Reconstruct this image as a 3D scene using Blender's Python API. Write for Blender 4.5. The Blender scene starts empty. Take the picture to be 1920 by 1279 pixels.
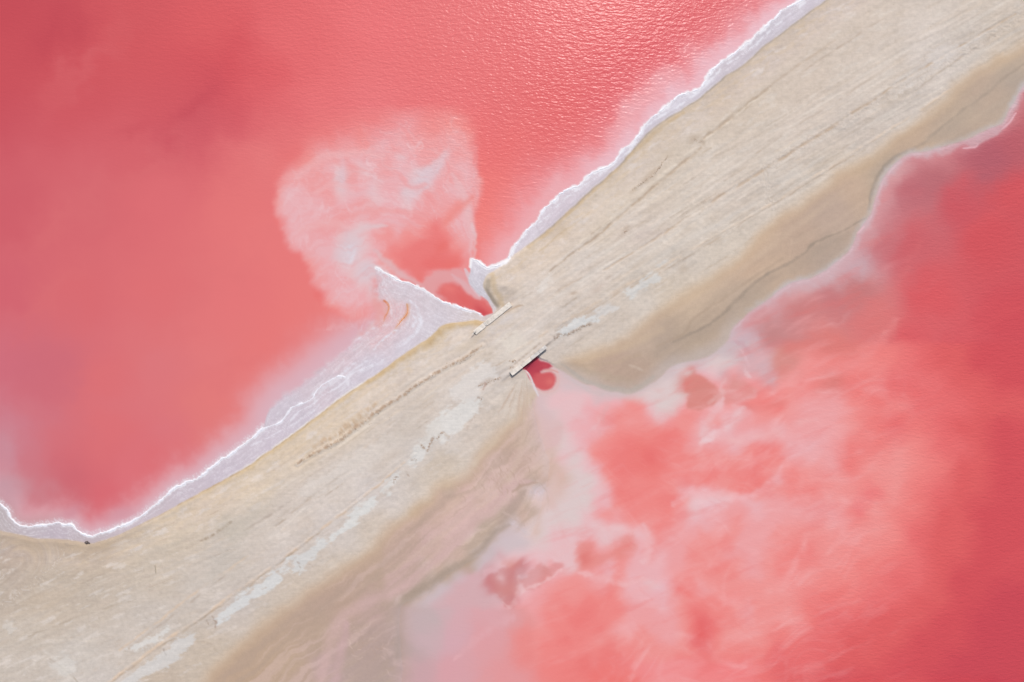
import bpy, math, random
import numpy as np
from mathutils import Vector

# ------------------------------------------------------------------ camera, world, sun, exposure
S = 0.07                      # metres per photograph pixel on the ground (1920 x 1279)
CX, CY = 960.0, 639.5
def wx(u): return (u - CX) * S
def wy(v): return (CY - v) * S

scene = bpy.context.scene
cam_d = bpy.data.cameras.new('camera')
cam = bpy.data.objects.new('camera', cam_d)
scene.collection.objects.link(cam)
cam_d.sensor_width = 36.0
cam_d.lens = 24.0
cam_d.clip_start = 1.0
cam_d.clip_end = 12000.0
CAM_H = 960 * S / (18.0 / 24.0)
cam.location = (0.0, 0.0, CAM_H)
cam.rotation_euler = (0.0, 0.0, 0.0)
scene.camera = cam

SUN_EL = 52.5                 # degrees above the horizon
SUN_AZ = 13.0                 # degrees from picture-up (+y) towards +x
world = bpy.data.worlds.new('World')
scene.world = world
world.use_nodes = True
wn = world.node_tree.nodes
bg = wn.get('Background') or wn.new('ShaderNodeBackground')
sky = wn.new('ShaderNodeTexSky')
sky.sky_type = 'NISHITA'
sky.sun_disc = False
sky.sun_elevation = math.radians(SUN_EL)
sky.sun_rotation = math.radians(SUN_AZ)
sky.dust_density = 3.0
sky.air_density = 1.2
world.node_tree.links.new(sky.outputs[0], bg.inputs[0])
bg.inputs[1].default_value = 0.12
sun_d = bpy.data.lights.new('sun', 'SUN')
sun_d.energy = 3.26
sun_d.angle = math.radians(0.55)
sun_d.color = (1.0, 0.965, 0.92)
sun = bpy.data.objects.new('sun', sun_d)
scene.collection.objects.link(sun)
_az, _el = math.radians(SUN_AZ), math.radians(SUN_EL)
sdir = Vector((math.sin(_az) * math.cos(_el), math.cos(_az) * math.cos(_el), math.sin(_el)))
sun.rotation_euler = (-sdir).to_track_quat('-Z', 'Y').to_euler()
sun.location = sdir * 200
scene.view_settings.view_transform = 'Standard'
scene.view_settings.look = 'None'
scene.view_settings.exposure = 0.14
scene.view_settings.gamma = 1.0
scene.view_settings.use_curve_mapping = False
# display value of a unit-albedo level surface per channel (light x exposure): real colours = seen / GAIN
GAIN = np.array([1.5, 1.5, 1.55], np.float32)
# ------------------------------------------------------------------ field helpers (all in metres-on-the-ground, via pixel units of 7 cm)
CELL = 1.8
def axis(n_px):
    core = np.arange(-60, n_px + 60 + CELL, CELL)
    ext, p, st = [], core[-1], CELL
    while p < n_px + 75000:
        st *= 1.16
        p += st
        ext.append(p)
    ext = np.array(ext)
    return np.concatenate([(n_px - ext)[::-1], core, ext]).astype(np.float32)
UA, VA = axis(1920), axis(1280)
NX, NY = len(UA), len(VA)
U, V = np.meshgrid(UA, VA)
rng = np.random.RandomState(7)

_perm = rng.permutation(512).astype(np.int32)
_perm = np.concatenate([_perm, _perm, _perm])
_ga = rng.rand(512).astype(np.float32) * 2 * np.pi
_gx, _gy = np.cos(_ga), np.sin(_ga)
def noise(x, y):
    xi = np.floor(x).astype(np.int32); yi = np.floor(y).astype(np.int32)
    fx = (x - xi).astype(np.float32); fy = (y - yi).astype(np.float32)
    xi &= 511; yi &= 511
    x1 = (xi + 1) & 511; y1 = (yi + 1) & 511
    p0, p1 = _perm[xi], _perm[x1]
    a, b = _perm[p0 + yi], _perm[p1 + yi]
    c, d = _perm[p0 + y1], _perm[p1 + y1]
    ux = fx * fx * fx * (fx * (fx * 6 - 15) + 10); uy = fy * fy * fy * (fy * (fy * 6 - 15) + 10)
    n00 = _gx[a] * fx + _gy[a] * fy
    n10 = _gx[b] * (fx - 1) + _gy[b] * fy
    n01 = _gx[c] * fx + _gy[c] * (fy - 1)
    n11 = _gx[d] * (fx - 1) + _gy[d] * (fy - 1)
    l0 = n00 + ux * (n10 - n00)
    return (l0 + uy * ((n01 + ux * (n11 - n01)) - l0)) * 1.5
def fbm(x, y, oct=4, gain=0.5, off=0.0):
    t = 0; a = 1.0; s = 0
    x = x + off * 17.3; y = y - off * 9.1
    for o in range(oct):
        t = t + a * noise(x, y); s += a
        x = x * 2.03 + 13.7; y = y * 2.03 + 7.3; a *= gain
    return t / s * 1.4
def sm(a, b, x):
    t = np.clip((x - a) / (b - a), 0, 1)
    return t * t * (3 - 2 * t)
def hx(h):
    return np.array([int(h[i:i + 2], 16) for i in (0, 2, 4)], np.float32) / 255.0

def crom(pts, step=3.0):
    P = np.array(pts, np.float64); out = []
    Q = np.vstack([2 * P[0] - P[1], P, 2 * P[-1] - P[-2]])
    for i in range(len(P) - 1):
        p0, p1, p2, p3 = Q[i], Q[i + 1], Q[i + 2], Q[i + 3]
        L = np.hypot(*(p2 - p1)[:2]); n = max(1, min(60, int(L / step)))
        t = np.linspace(0, 1, n, endpoint=False)[:, None]
        out.append(0.5 * ((2 * p1) + (-p0 + p2) * t + (2 * p0 - 5 * p1 + 4 * p2 - p3) * t ** 2 + (-p0 + 3 * p1 - 3 * p2 + p3) * t ** 3))
    out.append(P[-1:])
    return np.vstack(out)
def wob(P, amp, scale, seed=0, oct=4):
    """small natural irregularity across a curve"""
    d = np.gradient(P[:, :2], axis=0); L = np.hypot(d[:, 0], d[:, 1]) + 1e-6
    s = np.concatenate([[0], np.cumsum(np.hypot(*np.diff(P[:, :2], axis=0).T))])
    n = fbm(s / scale, np.full(len(s), seed * 3.7 + 0.5), oct, 0.6)
    Q = P.copy()
    Q[:, 0] += -d[:, 1] / L * n * amp; Q[:, 1] += d[:, 0] / L * n * amp
    return Q

FULL = (slice(0, NY), slice(0, NX))
def dist(P, reach, closed=False, sl=FULL):
    """distance to a polyline (clamped at reach), arclength and extra values at the nearest point"""
    P = np.asarray(P, np.float64)
    if closed: P = np.vstack([P, P[:1]])
    ua, va = UA[sl[1]], VA[sl[0]]; shp = (len(va), len(ua))
    D = np.full(shp, reach, np.float32); A = np.zeros(shp, np.float32); W = np.zeros(shp, np.float32)
    s = 0.0
    for i in range(len(P) - 1):
        (x0, y0), (x1, y1) = P[i, :2], P[i + 1, :2]
        L2 = (x1 - x0) ** 2 + (y1 - y0) ** 2; L = math.sqrt(L2)
        if L < 1e-6: continue
        j0, j1 = np.searchsorted(ua, [min(x0, x1) - reach, max(x0, x1) + reach])
        i0, i1 = np.searchsorted(va, [min(y0, y1) - reach, max(y0, y1) + reach])
        if j1 > j0 and i1 > i0:
            dx = ua[None, j0:j1] - x0; dy = va[i0:i1, None] - y0
            t = np.clip((dx * (x1 - x0) + dy * (y1 - y0)) / L2, 0, 1).astype(np.float32)
            d = np.sqrt((dx - t * (x1 - x0)) ** 2 + (dy - t * (y1 - y0)) ** 2).astype(np.float32)
            v = D[i0:i1, j0:j1]; m = d < v
            v[m] = d[m]
            A[i0:i1, j0:j1][m] = (s + t * L)[m]
            if P.shape[1] > 2:
                W[i0:i1, j0:j1][m] = (P[i, 2] + t * (P[i + 1, 2] - P[i, 2]))[m]
        s += L
    return D, A, W
def inside(P, sl=FULL):
    """point-in-polygon for every grid point, row by row"""
    P = np.asarray(P)[:, :2]; Q = np.roll(P, -1, axis=0)
    ua, va = UA[sl[1]], VA[sl[0]]
    M = np.zeros((len(va), len(ua)), bool)
    y0, y1 = P[:, 1], Q[:, 1]
    for r in range(len(va)):
        v = va[r] + 0.0137
        k = np.nonzero((y0 > v) != (y1 > v))[0]
        if len(k) == 0: continue
        xs = np.sort(P[k, 0] + (v - y0[k]) / (y1[k] - y0[k]) * (Q[k, 0] - P[k, 0]))
        M[r] = np.searchsorted(xs, ua) % 2 == 1
    return M
def sdist(P, reach, sl=FULL):
    """signed distance, positive inside"""
    D, A, W = dist(P, reach, True, sl)
    return np.where(inside(P, sl), D, -D)

def box(x0, y0, x1, y1):
    j0, j1 = np.searchsorted(UA, [x0, x1]); i0, i1 = np.searchsorted(VA, [y0, y1])
    return slice(i0, i1), slice(j0, j1)
def mix(C, a, col, sl=None):
    if sl is None: sl = (slice(None), slice(None))
    C[sl] += a[..., None] * (np.asarray(col, np.float32) - C[sl])

# organic noise fields shared by the paint operations
N_BIG = fbm(U / 150, V / 150, 5, 0.5, 1)
N_MID = fbm(U / 55, V / 55, 4, 0.55, 2)
N_FIN = fbm(U / 16, V / 16, 3, 0.6, 3)
WU = fbm(U / 90, V / 90, 5, 0.55, 4); WV = fbm(U / 90, V / 90, 5, 0.55, 5)
N_WISP = fbm((U + 26 * WU) / 40, (V + 26 * WV) / 40, 4, .6, 6)
N_FIN = fbm(U / 16, V / 16, 2, 0.5, 3)
nearf = sm(6000, 200, np.maximum(np.abs(U - CX), np.abs(V - CY)) - 900)

def area(C, pts, col, a=1.0, f=8, n=0, nf=0, cr=True, step=6, mod=None, nz=None):
    """patch with its own soft outline: f feather, n / nf how much mid / fine noise eats the edge"""
    P = crom(list(pts) + [pts[0]], step)[:-1] if cr else np.array(pts, float)
    fm = f if np.isscalar(f) else f[1]
    reach = fm + n * 1.8 + nf + 4
    sl = box(P[:, 0].min() - reach, P[:, 1].min() - reach, P[:, 0].max() + reach, P[:, 1].max() + reach)
    sd = sdist(P, reach, sl)
    ff = f if np.isscalar(f) else f[0] + (f[1] - f[0]) * sm(f[3], f[2], V[sl])
    al = sm(-ff, ff, sd + n * ((N_MID + 1.1 * N_WISP)[sl] if nz is None else nz[sl]) + nf * N_FIN[sl]) * a
    if mod is not None: al = al * mod[sl]
    mix(C, al, hx(col), sl)
def stroke(C, pts, col, a=1.0, f=0.6, amp=0, wsc=25, seed=0, brk=0, bs=14, cr=True, nf=0, lim=None, pw=1.0):
    """line with changing width: pts (x, y, halfwidth)"""
    P = crom(pts, 3) if cr else np.array(pts, float)
    if amp: P = wob(P, amp, wsc, seed)
    w = P[:, 2].max(); reach = w * (1 + f) + 3 + nf
    sl = box(P[:, 0].min() - reach, P[:, 1].min() - reach, P[:, 0].max() + reach, P[:, 1].max() + reach)
    D, A, W = dist(P, reach, False, sl)
    D = D + nf * N_FIN[sl]
    al = 1 - sm(W * (1 - f), W * (1 + f) + 0.3, D)
    if pw != 1.0: al = al ** pw
    if brk:
        al = al * np.clip(1 - brk + brk * 2.2 * (fbm(A / bs, np.full_like(A, seed * 2.3 + .4) + D * .03, 3) + 0.35), 0, 1.3)
    al = np.clip(al * a, 0, 1)
    if lim is not None: al = al * lim[sl]
    mix(C, al, hx(col), sl)
def splat(C, x, y, rx, ry, ang, col, a=1.0, w=0.35, hard=1.0, lim=None):
    """soft cloudy patch; w = how ragged"""
    R = max(rx, ry) * 2.4
    sl = box(x - R, y - R, x + R, y + R)
    c, s = math.cos(math.radians(ang)), math.sin(math.radians(ang))
    rm = (rx * ry) ** .5
    dx = U[sl] - x + WU[sl] * w * rm * 1.6 + N_MID[sl] * w * rm * .5; dy = V[sl] - y + WV[sl] * w * rm * 1.6 + N_FIN[sl] * w * rm * .25
    p = (dx * c - dy * s) / rx; q = (dx * s + dy * c) / ry
    al = np.exp(-(p * p + q * q) ** hard * 1.2) * a
    if lim is not None: al = al * lim[sl]
    mix(C, al, hx(col), sl)
def samples(txt, w=0.0, pw=3.0, eps=22.0):
    """a colour field interpolated from colours read at places: 'x,y,hex ...'"""
    T = [t.split(',') for t in txt.split()]
    X = np.array([float(t[0]) for t in T], np.float32); Y = np.array([float(t[1]) for t in T], np.float32)
    H = np.array([hx(t[2]) for t in T], np.float32)
    gu = np.arange(-100, 2030, 8, dtype=np.float32); gv = np.arange(-100, 1390, 8, dtype=np.float32)
    G, K = np.meshgrid(gu, gv)
    num = np.zeros(G.shape + (3,), np.float32); den = np.zeros(G.shape, np.float32)
    for x, y, h in zip(X, Y, H):
        k = 1.0 / ((G - x) ** 2 + (K - y) ** 2 + eps * eps) ** (pw / 2 * 1.0)
        k = k ** 1.35
        num += k[..., None] * h; den += k
    F = num / den[..., None]
    x = np.clip((U + WU * w - gu[0]) / 8, 0, len(gu) - 1.001); y = np.clip((V + WV * w - gv[0]) / 8, 0, len(gv) - 1.001)
    xi = x.astype(int); yi = y.astype(int); fx = (x - xi)[..., None]; fy = (y - yi)[..., None]
    return (F[yi, xi] * (1 - fx) + F[yi, xi + 1] * fx) * (1 - fy) + (F[yi + 1, xi] * (1 - fx) + F[yi + 1, xi + 1] * fx) * fy

# colours of brine and silt seen at the site: 0-10 deep red (some painted lens falloff) to salt-white brine, 11-19 silts and dull pinks, 20-27 others
PAL = [hx(v) for v in ('C94D5C', 'D1545F', 'DB6267', 'E47074', 'EA8080', 'EC8A89', 'EC9695', 'EAA2A5', 'E8B0B6', 'E4BFC4', 'DBC9CA',
                       'CABABF', 'B8A395', 'C6A99C', 'D2B5AB', 'D5908C', 'C98287', 'D3ADB3', 'D0C0C5', 'C9AE95', 'D4C0A9',
                       'D97D7B', 'CEAEA8', 'D8BEB9', 'E57374', 'E87E7F', 'EB8989', 'DAC7CF')]
def resample(F, x, y):
    """smooth (cubic) lookup of F at fractional lattice positions"""
    x = np.clip(x, 1, F.shape[1] - 2.001); y = np.clip(y, 1, F.shape[0] - 2.001)
    xi = np.floor(x).astype(int); yi = np.floor(y).astype(int); fx = (x - xi)[..., None].astype(np.float32); fy = (y - yi)[..., None].astype(np.float32)
    def wts(t): return [(1 - t) ** 3 / 6, (3 * t ** 3 - 6 * t ** 2 + 4) / 6, (-3 * t ** 3 + 3 * t ** 2 + 3 * t + 1) / 6, t ** 3 / 6]
    def cat(t): return [-.5 * t + t * t - .5 * t ** 3, 1 - 2.5 * t * t + 1.5 * t ** 3, .5 * t + 2 * t * t - 1.5 * t ** 3, -.5 * t * t + .5 * t ** 3]
    wx_ = [.45 * p + .55 * q for p, q in zip(wts(fx), cat(fx))]; wy_ = [.45 * p + .55 * q for p, q in zip(wts(fy), cat(fy))]
    out = 0
    for j in range(4):
        row = 0
        for i in range(4): row = row + wx_[i] * F[np.clip(yi + j - 1, 0, F.shape[0] - 1), np.clip(xi + i - 1, 0, F.shape[1] - 1)]
        out = out + wy_[j] * row
    return np.clip(out, 0, 1)
# stirring: coordinates bent at several scales so that nothing keeps a drawn outline
_dx, _dy = (U * .80 - V * .60), (U * .60 + V * .80)      # streaky along the wind, SW to NE
STU = 6.5 * fbm(U / 80, V / 80, 3, .5, 61) + 3.2 * fbm(_dx / 44, _dy / 15, 3, .55, 62)
STV = 6.5 * fbm(U / 80, V / 80, 3, .5, 63) + 3.2 * fbm(_dx / 44, _dy / 15, 3, .55, 64)
STU = STU.astype(np.float32); STV = STV.astype(np.float32)
def stir_lookup(C, amp, x0=-60, y0=-60, x1=1980, y1=1340):
    """bilinear lookup of an image-sized field at stirred positions"""
    sl = box(x0, y0, x1, y1)
    gi = (U[sl] + STU[sl] * amp - UA[0]); x = np.interp((U[sl] + STU[sl] * amp).ravel(), UA, np.arange(NX)).reshape(U[sl].shape)
    y = np.interp((V[sl] + STV[sl] * amp).ravel(), VA, np.arange(NY)).reshape(U[sl].shape)
    xi = np.minimum(x.astype(int), NX - 2); yi = np.minimum(y.astype(int), NY - 2); fx = (x - xi)[..., None].astype(np.float32); fy = (y - yi)[..., None].astype(np.float32)
    D = (C[yi, xi] * (1 - fx) + C[yi, xi + 1] * fx) * (1 - fy) + (C[yi + 1, xi] * (1 - fx) + C[yi + 1, xi + 1] * fx) * fy
    e = np.minimum.reduce([U[sl] - x0, x1 - U[sl], V[sl] - y0, y1 - V[sl]]); k = sm(0, 40, e)[..., None]
    C[sl] = C[sl] * (1 - k) + D * k
def lattice(base, grids, step=20, amp=.8):
    """colours read on a 20-px lattice; '.' keeps the base field. grids: (x0, y0, step, rows)"""
    gu = np.arange(-60, 2001, step); gv = np.arange(-60, 1361, step)
    bx = np.interp(gu, UA, np.arange(NX)).astype(int); by = np.interp(gv, VA, np.arange(NY)).astype(int)
    F = base[np.ix_(by, bx)].copy(); M = np.zeros(F.shape[:2], np.float32)
    for (x0, y0, st, rows) in grids:
        nr, ncol = len(rows), max(len(r) for r in rows)
        for j, g in enumerate(gv):
            for i, q in enumerate(gu):
                fx, fy = (q - x0) / st, (g - y0) / st
                if fx < -1e-6 or fy < -1e-6 or fx > ncol - 1 + 1e-6 or fy > nr - 1 + 1e-6: continue
                acc = 0; wt = 0
                for a in (int(fx), int(fx) + 1):
                    for b in (int(fy), int(fy) + 1):
                        if b < nr and a < len(rows[b]) and rows[b][a] >= 0:
                            w_ = max(0, 1 - abs(fx - a)) * max(0, 1 - abs(fy - b)); acc = acc + w_ * PAL[rows[b][a]]; wt += w_
                if wt > .3: F[j, i] = acc / wt; M[j, i] = 1
    x = (U + STU * amp - gu[0]) / step; y = (V + STV * amp - gv[0]) / step
    for _ in range(2):
        Mp = np.pad(M, 1, mode='edge'); M = (Mp[:-2, 1:-1] + Mp[2:, 1:-1] + Mp[1:-1, :-2] + Mp[1:-1, 2:] + 2 * M) / 6 * np.minimum(M * 9, 1)
    m = sm(.45, 1.0, resample(np.repeat(M[..., None], 3, 2), x, y))
    return base * (1 - m) + resample(F, x, y) * m

# ------------------------------------------------------------------ the shorelines
FOAM_NE = [(1700,-130),(1620,-75),(1560,-38),(1512,-4),(1490,6),(1468,20),(1452,36),(1438,47),(1412,72),(1387,91),(1372,104),(1355,113),(1340,128),(1330,138),
           (1322,152),(1314,165),(1300,171),(1280,178),(1262,188),(1240,208),(1221,222),(1206,240),(1191,262),(1176,275),(1164,286),(1156,300),(1140,312),(1122,320),(1104,329),
           (1088,346),(1073,353),(1058,360),(1043,372),(1020,396),(1000,420),(990,430),(975,448),(962,468),(952,486),(940,494),(926,500),(913,503),(902,496),(893,489),(883,485)]
CHANNEL_N = [(881,498),(882,510),(878,522),(880,532),(887,540),(893,548),(904,556),(915,565),(921,576),(924,587)]
FOAM_SPIT = [(905,593),(896,588),(887,584),(878,582),(864,577),(844,571),(830,566),(816,558),(806,550),(796,544),(787,540),(775,534),(762,530),(748,527),(737,519),(724,513),(714,507),(705,503)]
BAY = [(703,512),(708,524),(710,536),(706,547),(712,560),(722,572),(724,590),(715,602),(700,612),(678,628),(660,645),(640,662),(612,684),(588,704),(560,726),(530,745),(510,764),(500,785)]
FOAM_SW = [(494,803),(471,822),(455,835),(437,849),(426,856),(413,863),(396,878),(376,894),(362,900),(349,904),(340,910),(329,914),(308,934),(285,951),(266,966),(248,977),(225,988),(201,998),
           (186,1000),(171,1006),(158,1002),(144,994),(136,986),(127,984),(119,985),(111,980),(90,984),(67,987),(52,988),(34,983),(22,974),(17,967),(14,958),(7,951),(0,945),(-20,930),(-60,915),(-160,925),(-320,1010)]
FAR = 80000
# NW water: everything up-left of the foam
P_A = wob(wob(crom(FOAM_NE, 2), 3.2, 26, 1, 3), 1.6, 7, 11, 3)
P_S = wob(wob(crom(FOAM_SPIT, 2), 1.6, 16, 2, 3), 1.3, 6, 12, 3)
P_W = wob(wob(crom(FOAM_SW, 2), 2.0, 18, 3, 3), 1.4, 6, 13, 3)
P_B = wob(crom(BAY, 4), 3, 30, 4)
POLY_NW = np.vstack([[(FAR, -9000.), (2600, -700.)], P_A, crom(CHANNEL_N, 4), P_S, P_B, P_W, [(-900, 1500.), (-4000, 4000.), (-FAR, 12500.), (-FAR, -FAR), (FAR, -FAR)]])
# sand edge on the NW side (inside = the bank and all that lies SE of it)
EDGE = [(1760,-150),(1640,-60),(1549,0),(1515,24),(1468,60),(1431,87),(1394,121),(1357,145),(1314,181),(1280,204),(1250,222),(1218,245),(1190,276),(1164,306),(1138,331),(1111,353),(1070,391),(1027,430),
        (985,462),(955,484),(933,503),(915,514),(908,525),(906,537),(912,550),(920,561),(927,573),(930,582),
        (910,602),(892,600),(861,604),(842,606),(826,612),(816,623),(800,636),(770,655),(738,678),(705,702),(672,724),(639,746),(605,772),(571,798),(530,828),(491,855),(463,875),(419,900),(369,927),(335,946),(302,964),
        (251,989),(220,1003),(196,1012),(168,1019),(145,1014),(120,1011),(90,1010),(60,1008),(30,1000),(0,995),(-60,970),(-160,975),(-320,1060)]
P_E = wob(crom(EDGE, 4), 1.5, 22, 5)
POLY_BANK = np.vstack([[(FAR, -8800.), (2650, -720.)], P_E, [(-900, 1560.), (-4000, 4080.), (-FAR, 12700.), (-FAR, FAR), (FAR, FAR)]])
# SE side: orange foot of the bank (C) and the waterline (D)
FOOT = [(2100,-20),(1980,45),(1920,80),(1870,106),(1818,136),(1782,172),(1750,200),(1714,230),(1677,255),(1630,290),(1582,321),(1530,360),(1482,393),(1441,420),(1400,463),(1347,509),(1300,538),(1250,571),(1172,631),(1130,650),(1095,664),(1054,676),
        (1030,684),(1018,700),(1006,716),(985,740),(965,780),(935,815),(895,850),(870,885),(825,910),(775,950),(720,1000),(660,1050),(620,1080),(560,1120),(500,1160),(450,1205),(415,1240),(380,1279),(330,1330),(180,1450)]
P_F = wob(crom(FOOT, 5), 5, 60, 6, 3)
POLY_MUD = np.vstack([[(FAR, -7800.), (3200, -600.)], P_F, [(-600, 2000.), (-3000, 4300.), (-FAR, 14000.), (-FAR, FAR), (FAR, FAR)]])
WATERLINE = [(2150,0),(1985,95),(1918,165),(1905,190),(1892,206),(1884,222),(1878,232),(1866,238),(1851,242),(1830,253),(1804,264),(1775,272),(1750,280),(1730,285),(1713,287),(1697,292),(1683,302),(1671,314),(1660,328),(1650,345),(1643,363),(1638,380),(1632,400),(1616,425),
             (1607,436),(1603,448),(1597,462),(1582,480),(1565,494),(1549,507),(1532,516),(1515,523),(1497,527),(1475,537),(1450,554),(1428,570),(1410,581),(1394,594),(1382,606),(1372,618),(1362,640),(1334,664),(1305,674),(1280,682),(1257,688),(1240,704),(1220,720),(1200,732),(1179,738),(1155,734),(1135,732),(1112,722),(1094,719),(1072,706),(1052,694),
             (1040,688),(1030,678),(1014,672),(1006,662)]
POOL_W = [(976,690),(985,694),(990,704),(996,716),(1003,728),(1006,742),(1000,760),(1008,800),(1022,840),(1030,875),(1020,925),(1012,961),(1002,985),(990,1006),(974,992),(957,984),(935,996),(918,1018),(902,1038),(875,1056),(848,1072),(820,1096),(801,1112),(775,1124),(754,1137),(749,1180),(754,1240),(752,1290),(735,1400)]
P_D = wob(crom(WATERLINE, 4), 2.0, 25, 7)
P_P = wob(crom(POOL_W, 4), 2.5, 30, 8)
POLY_SE = np.vstack([[(FAR, -7600.), (3500, -600.)], P_D, P_P, [(600, 2300.), (200, 5000.), (-500, FAR), (FAR, FAR)]])

sdA = sdist(POLY_NW, 170.0)       # + in the NW lake
sdE = sdist(POLY_BANK, 170.0)     # + on the bank
sdF = sdist(POLY_MUD, 170.0)      # + beyond the foot
sdD = sdist(POLY_SE, 170.0)       # + in the SE lake

# along / across coordinates of the causeway
CL = crom([(-14000,9900),(-1200,1800),(-300,1330),(0,1175),(200,1080),(400,1000),(600,880),(800,740),(965,630),(1150,500),(1350,365),(1600,215),(1920,30),(2600,-370),(15500,-8000)], 40)
def cl_coords():
    gu = UA[::6]; gv = VA[::6]
    G, K = np.meshgrid(gu, gv)
    D = np.full(G.shape, 1e9); A = np.zeros(G.shape); T = np.zeros(G.shape); s = 0
    for i in range(len(CL) - 1):
        x0, y0 = CL[i]; x1, y1 = CL[i + 1]; L = math.hypot(x1 - x0, y1 - y0)
        t = np.clip(((G - x0) * (x1 - x0) + (K - y0) * (y1 - y0)) / L ** 2, 0, 1)
        ex = G - x0 - t * (x1 - x0); ey = K - y0 - t * (y1 - y0); d = np.hypot(ex, ey)
        m = d < D; D[m] = d[m]; A[m] = (s + t * L)[m]
        T[m] = (d * np.sign((x1 - x0) * (K - y0) - (y1 - y0) * (G - x0)))[m]; s += L
    def up(F):
        x = np.interp(U[0], gu, np.arange(len(gu))); y = np.interp(V[:, 0], gv, np.arange(len(gv)))
        xi = np.minimum(x.astype(int), len(gu) - 2); yi = np.minimum(y.astype(int), len(gv) - 2)
        fx = (x - xi)[None, :]; fy = (y - yi)[:, None]
        return ((F[np.ix_(yi, xi)] * (1 - fx) + F[np.ix_(yi, xi + 1)] * fx) * (1 - fy) + (F[np.ix_(yi + 1, xi)] * (1 - fx) + F[np.ix_(yi + 1, xi + 1)] * fx) * fy).astype(np.float32)
    return up(A), up(T)
AL, TR = cl_coords()     # TR > 0 on the SE side
# ------------------------------------------------------------------ colour of the brine: NW lake, lens falloff painted in as deeper corner pinks
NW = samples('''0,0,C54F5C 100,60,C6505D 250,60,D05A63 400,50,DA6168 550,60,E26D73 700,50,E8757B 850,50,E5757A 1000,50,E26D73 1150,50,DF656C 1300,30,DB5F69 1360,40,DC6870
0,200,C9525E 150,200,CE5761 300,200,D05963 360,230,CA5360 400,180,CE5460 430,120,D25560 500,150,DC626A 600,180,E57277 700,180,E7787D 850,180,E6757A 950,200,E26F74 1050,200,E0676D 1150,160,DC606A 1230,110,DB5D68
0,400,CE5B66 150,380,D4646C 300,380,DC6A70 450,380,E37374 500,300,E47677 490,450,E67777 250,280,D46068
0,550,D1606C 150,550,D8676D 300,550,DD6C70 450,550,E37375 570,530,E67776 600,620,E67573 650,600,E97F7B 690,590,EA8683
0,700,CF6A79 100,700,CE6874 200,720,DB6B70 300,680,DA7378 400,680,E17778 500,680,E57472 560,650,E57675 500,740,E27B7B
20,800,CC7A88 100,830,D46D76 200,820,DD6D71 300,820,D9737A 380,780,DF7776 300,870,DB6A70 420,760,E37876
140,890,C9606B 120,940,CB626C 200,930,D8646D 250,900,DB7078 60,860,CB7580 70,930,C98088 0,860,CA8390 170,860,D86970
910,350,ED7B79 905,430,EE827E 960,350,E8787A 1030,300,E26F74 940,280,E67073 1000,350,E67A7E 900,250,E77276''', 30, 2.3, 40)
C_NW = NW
C_NW += np.array([.0, .022, .030], np.float32) * (sm(1000, 700, U) * sm(100, 300, V))[..., None]
# the north-eastern shallows turn pale towards the shore
ne = sm(880, 940, U) * sm(540, 500, V)
sh = np.clip(sdA + 16 * N_MID + 5 * N_FIN, 0, 170)
mix(C_NW, ne * 0.75 * np.exp(-(sh / 58.0) ** 2), hx('EDB3BC'))
mix(C_NW, ne * 0.85 * np.exp(-(sh / 26.0) ** 2) * sm(1000, 1150, U), hx('E8BFCB'))
mix(C_NW, ne * 0.7 * np.exp(-(sh / 24.0) ** 2) * sm(1150, 1000, U), hx('E9AFB6'))
mix(C_NW, ne * 0.30 * np.exp(-((sh - 44) / 20.0) ** 2) * sm(1120, 1180, U) * sm(1330, 1250, U), hx('F2D3D8'))
# the south-western shore
sw = sm(520, 640, V) * sm(760, 700, U)
w_sw = 34 + 26 * sm(300, 600, U) + 14 * sm(80, 0, U)
mix(C_NW, sw * 0.85 * np.exp(-(np.clip(sh - 2, 0, 999) / w_sw) ** 2.2), hx('DFA9B2'))
mix(C_NW, sw * 0.9 * np.exp(-(np.clip(sdA - 6 * N_MID, 0, 999) / (w_sw * 0.62)) ** 2), hx('D9B3BF'))
mix(C_NW, sw * 0.6 * sm(-600, 0, U) * sm(180, 60, U) * np.exp(-(np.clip(sdA, 0, 999) / 18) ** 2), hx('BC8A8C'))
splat(C_NW, 8, 850, 26, 60, 0, 'C98F9D', 0.8)
splat(C_NW, 18, 925, 45, 30, 0, 'C59AA6', 0.9)
splat(C_NW, 130, 958, 22, 12, 20, 'D093A0', 0.8)
splat(C_NW, 226, 962, 36, 16, 20, 'D299A6', 0.8)
splat(C_NW, 260, 745, 120, 40, 25, 'D97880', 0.35)
splat(C_NW, 60, 690, 70, 60, 0, 'CB6C7C', 0.5)
for x, y, a in ((230, 690, 35), (330, 600, 30), (120, 420, 38), (420, 500, 30), (300, 300, 40), (160, 120, 42), (80, 560, 40), (430, 700, 30)):
    splat(C_NW, x, y, 120, 26, a, 'D9747A' if V is None else 'DB757A', 0.28, 0.6)
splat(C_NW, 365, 200, 70, 26, 55, 'C24F5E', 0.45, 0.5)
splat(C_NW, 250, 245, 46, 16, 20, 'C4515F', 0.35, 0.5)
splat(C_NW, 110, 60, 90, 24, 48, 'BE4A59', 0.35, 0.5)
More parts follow.
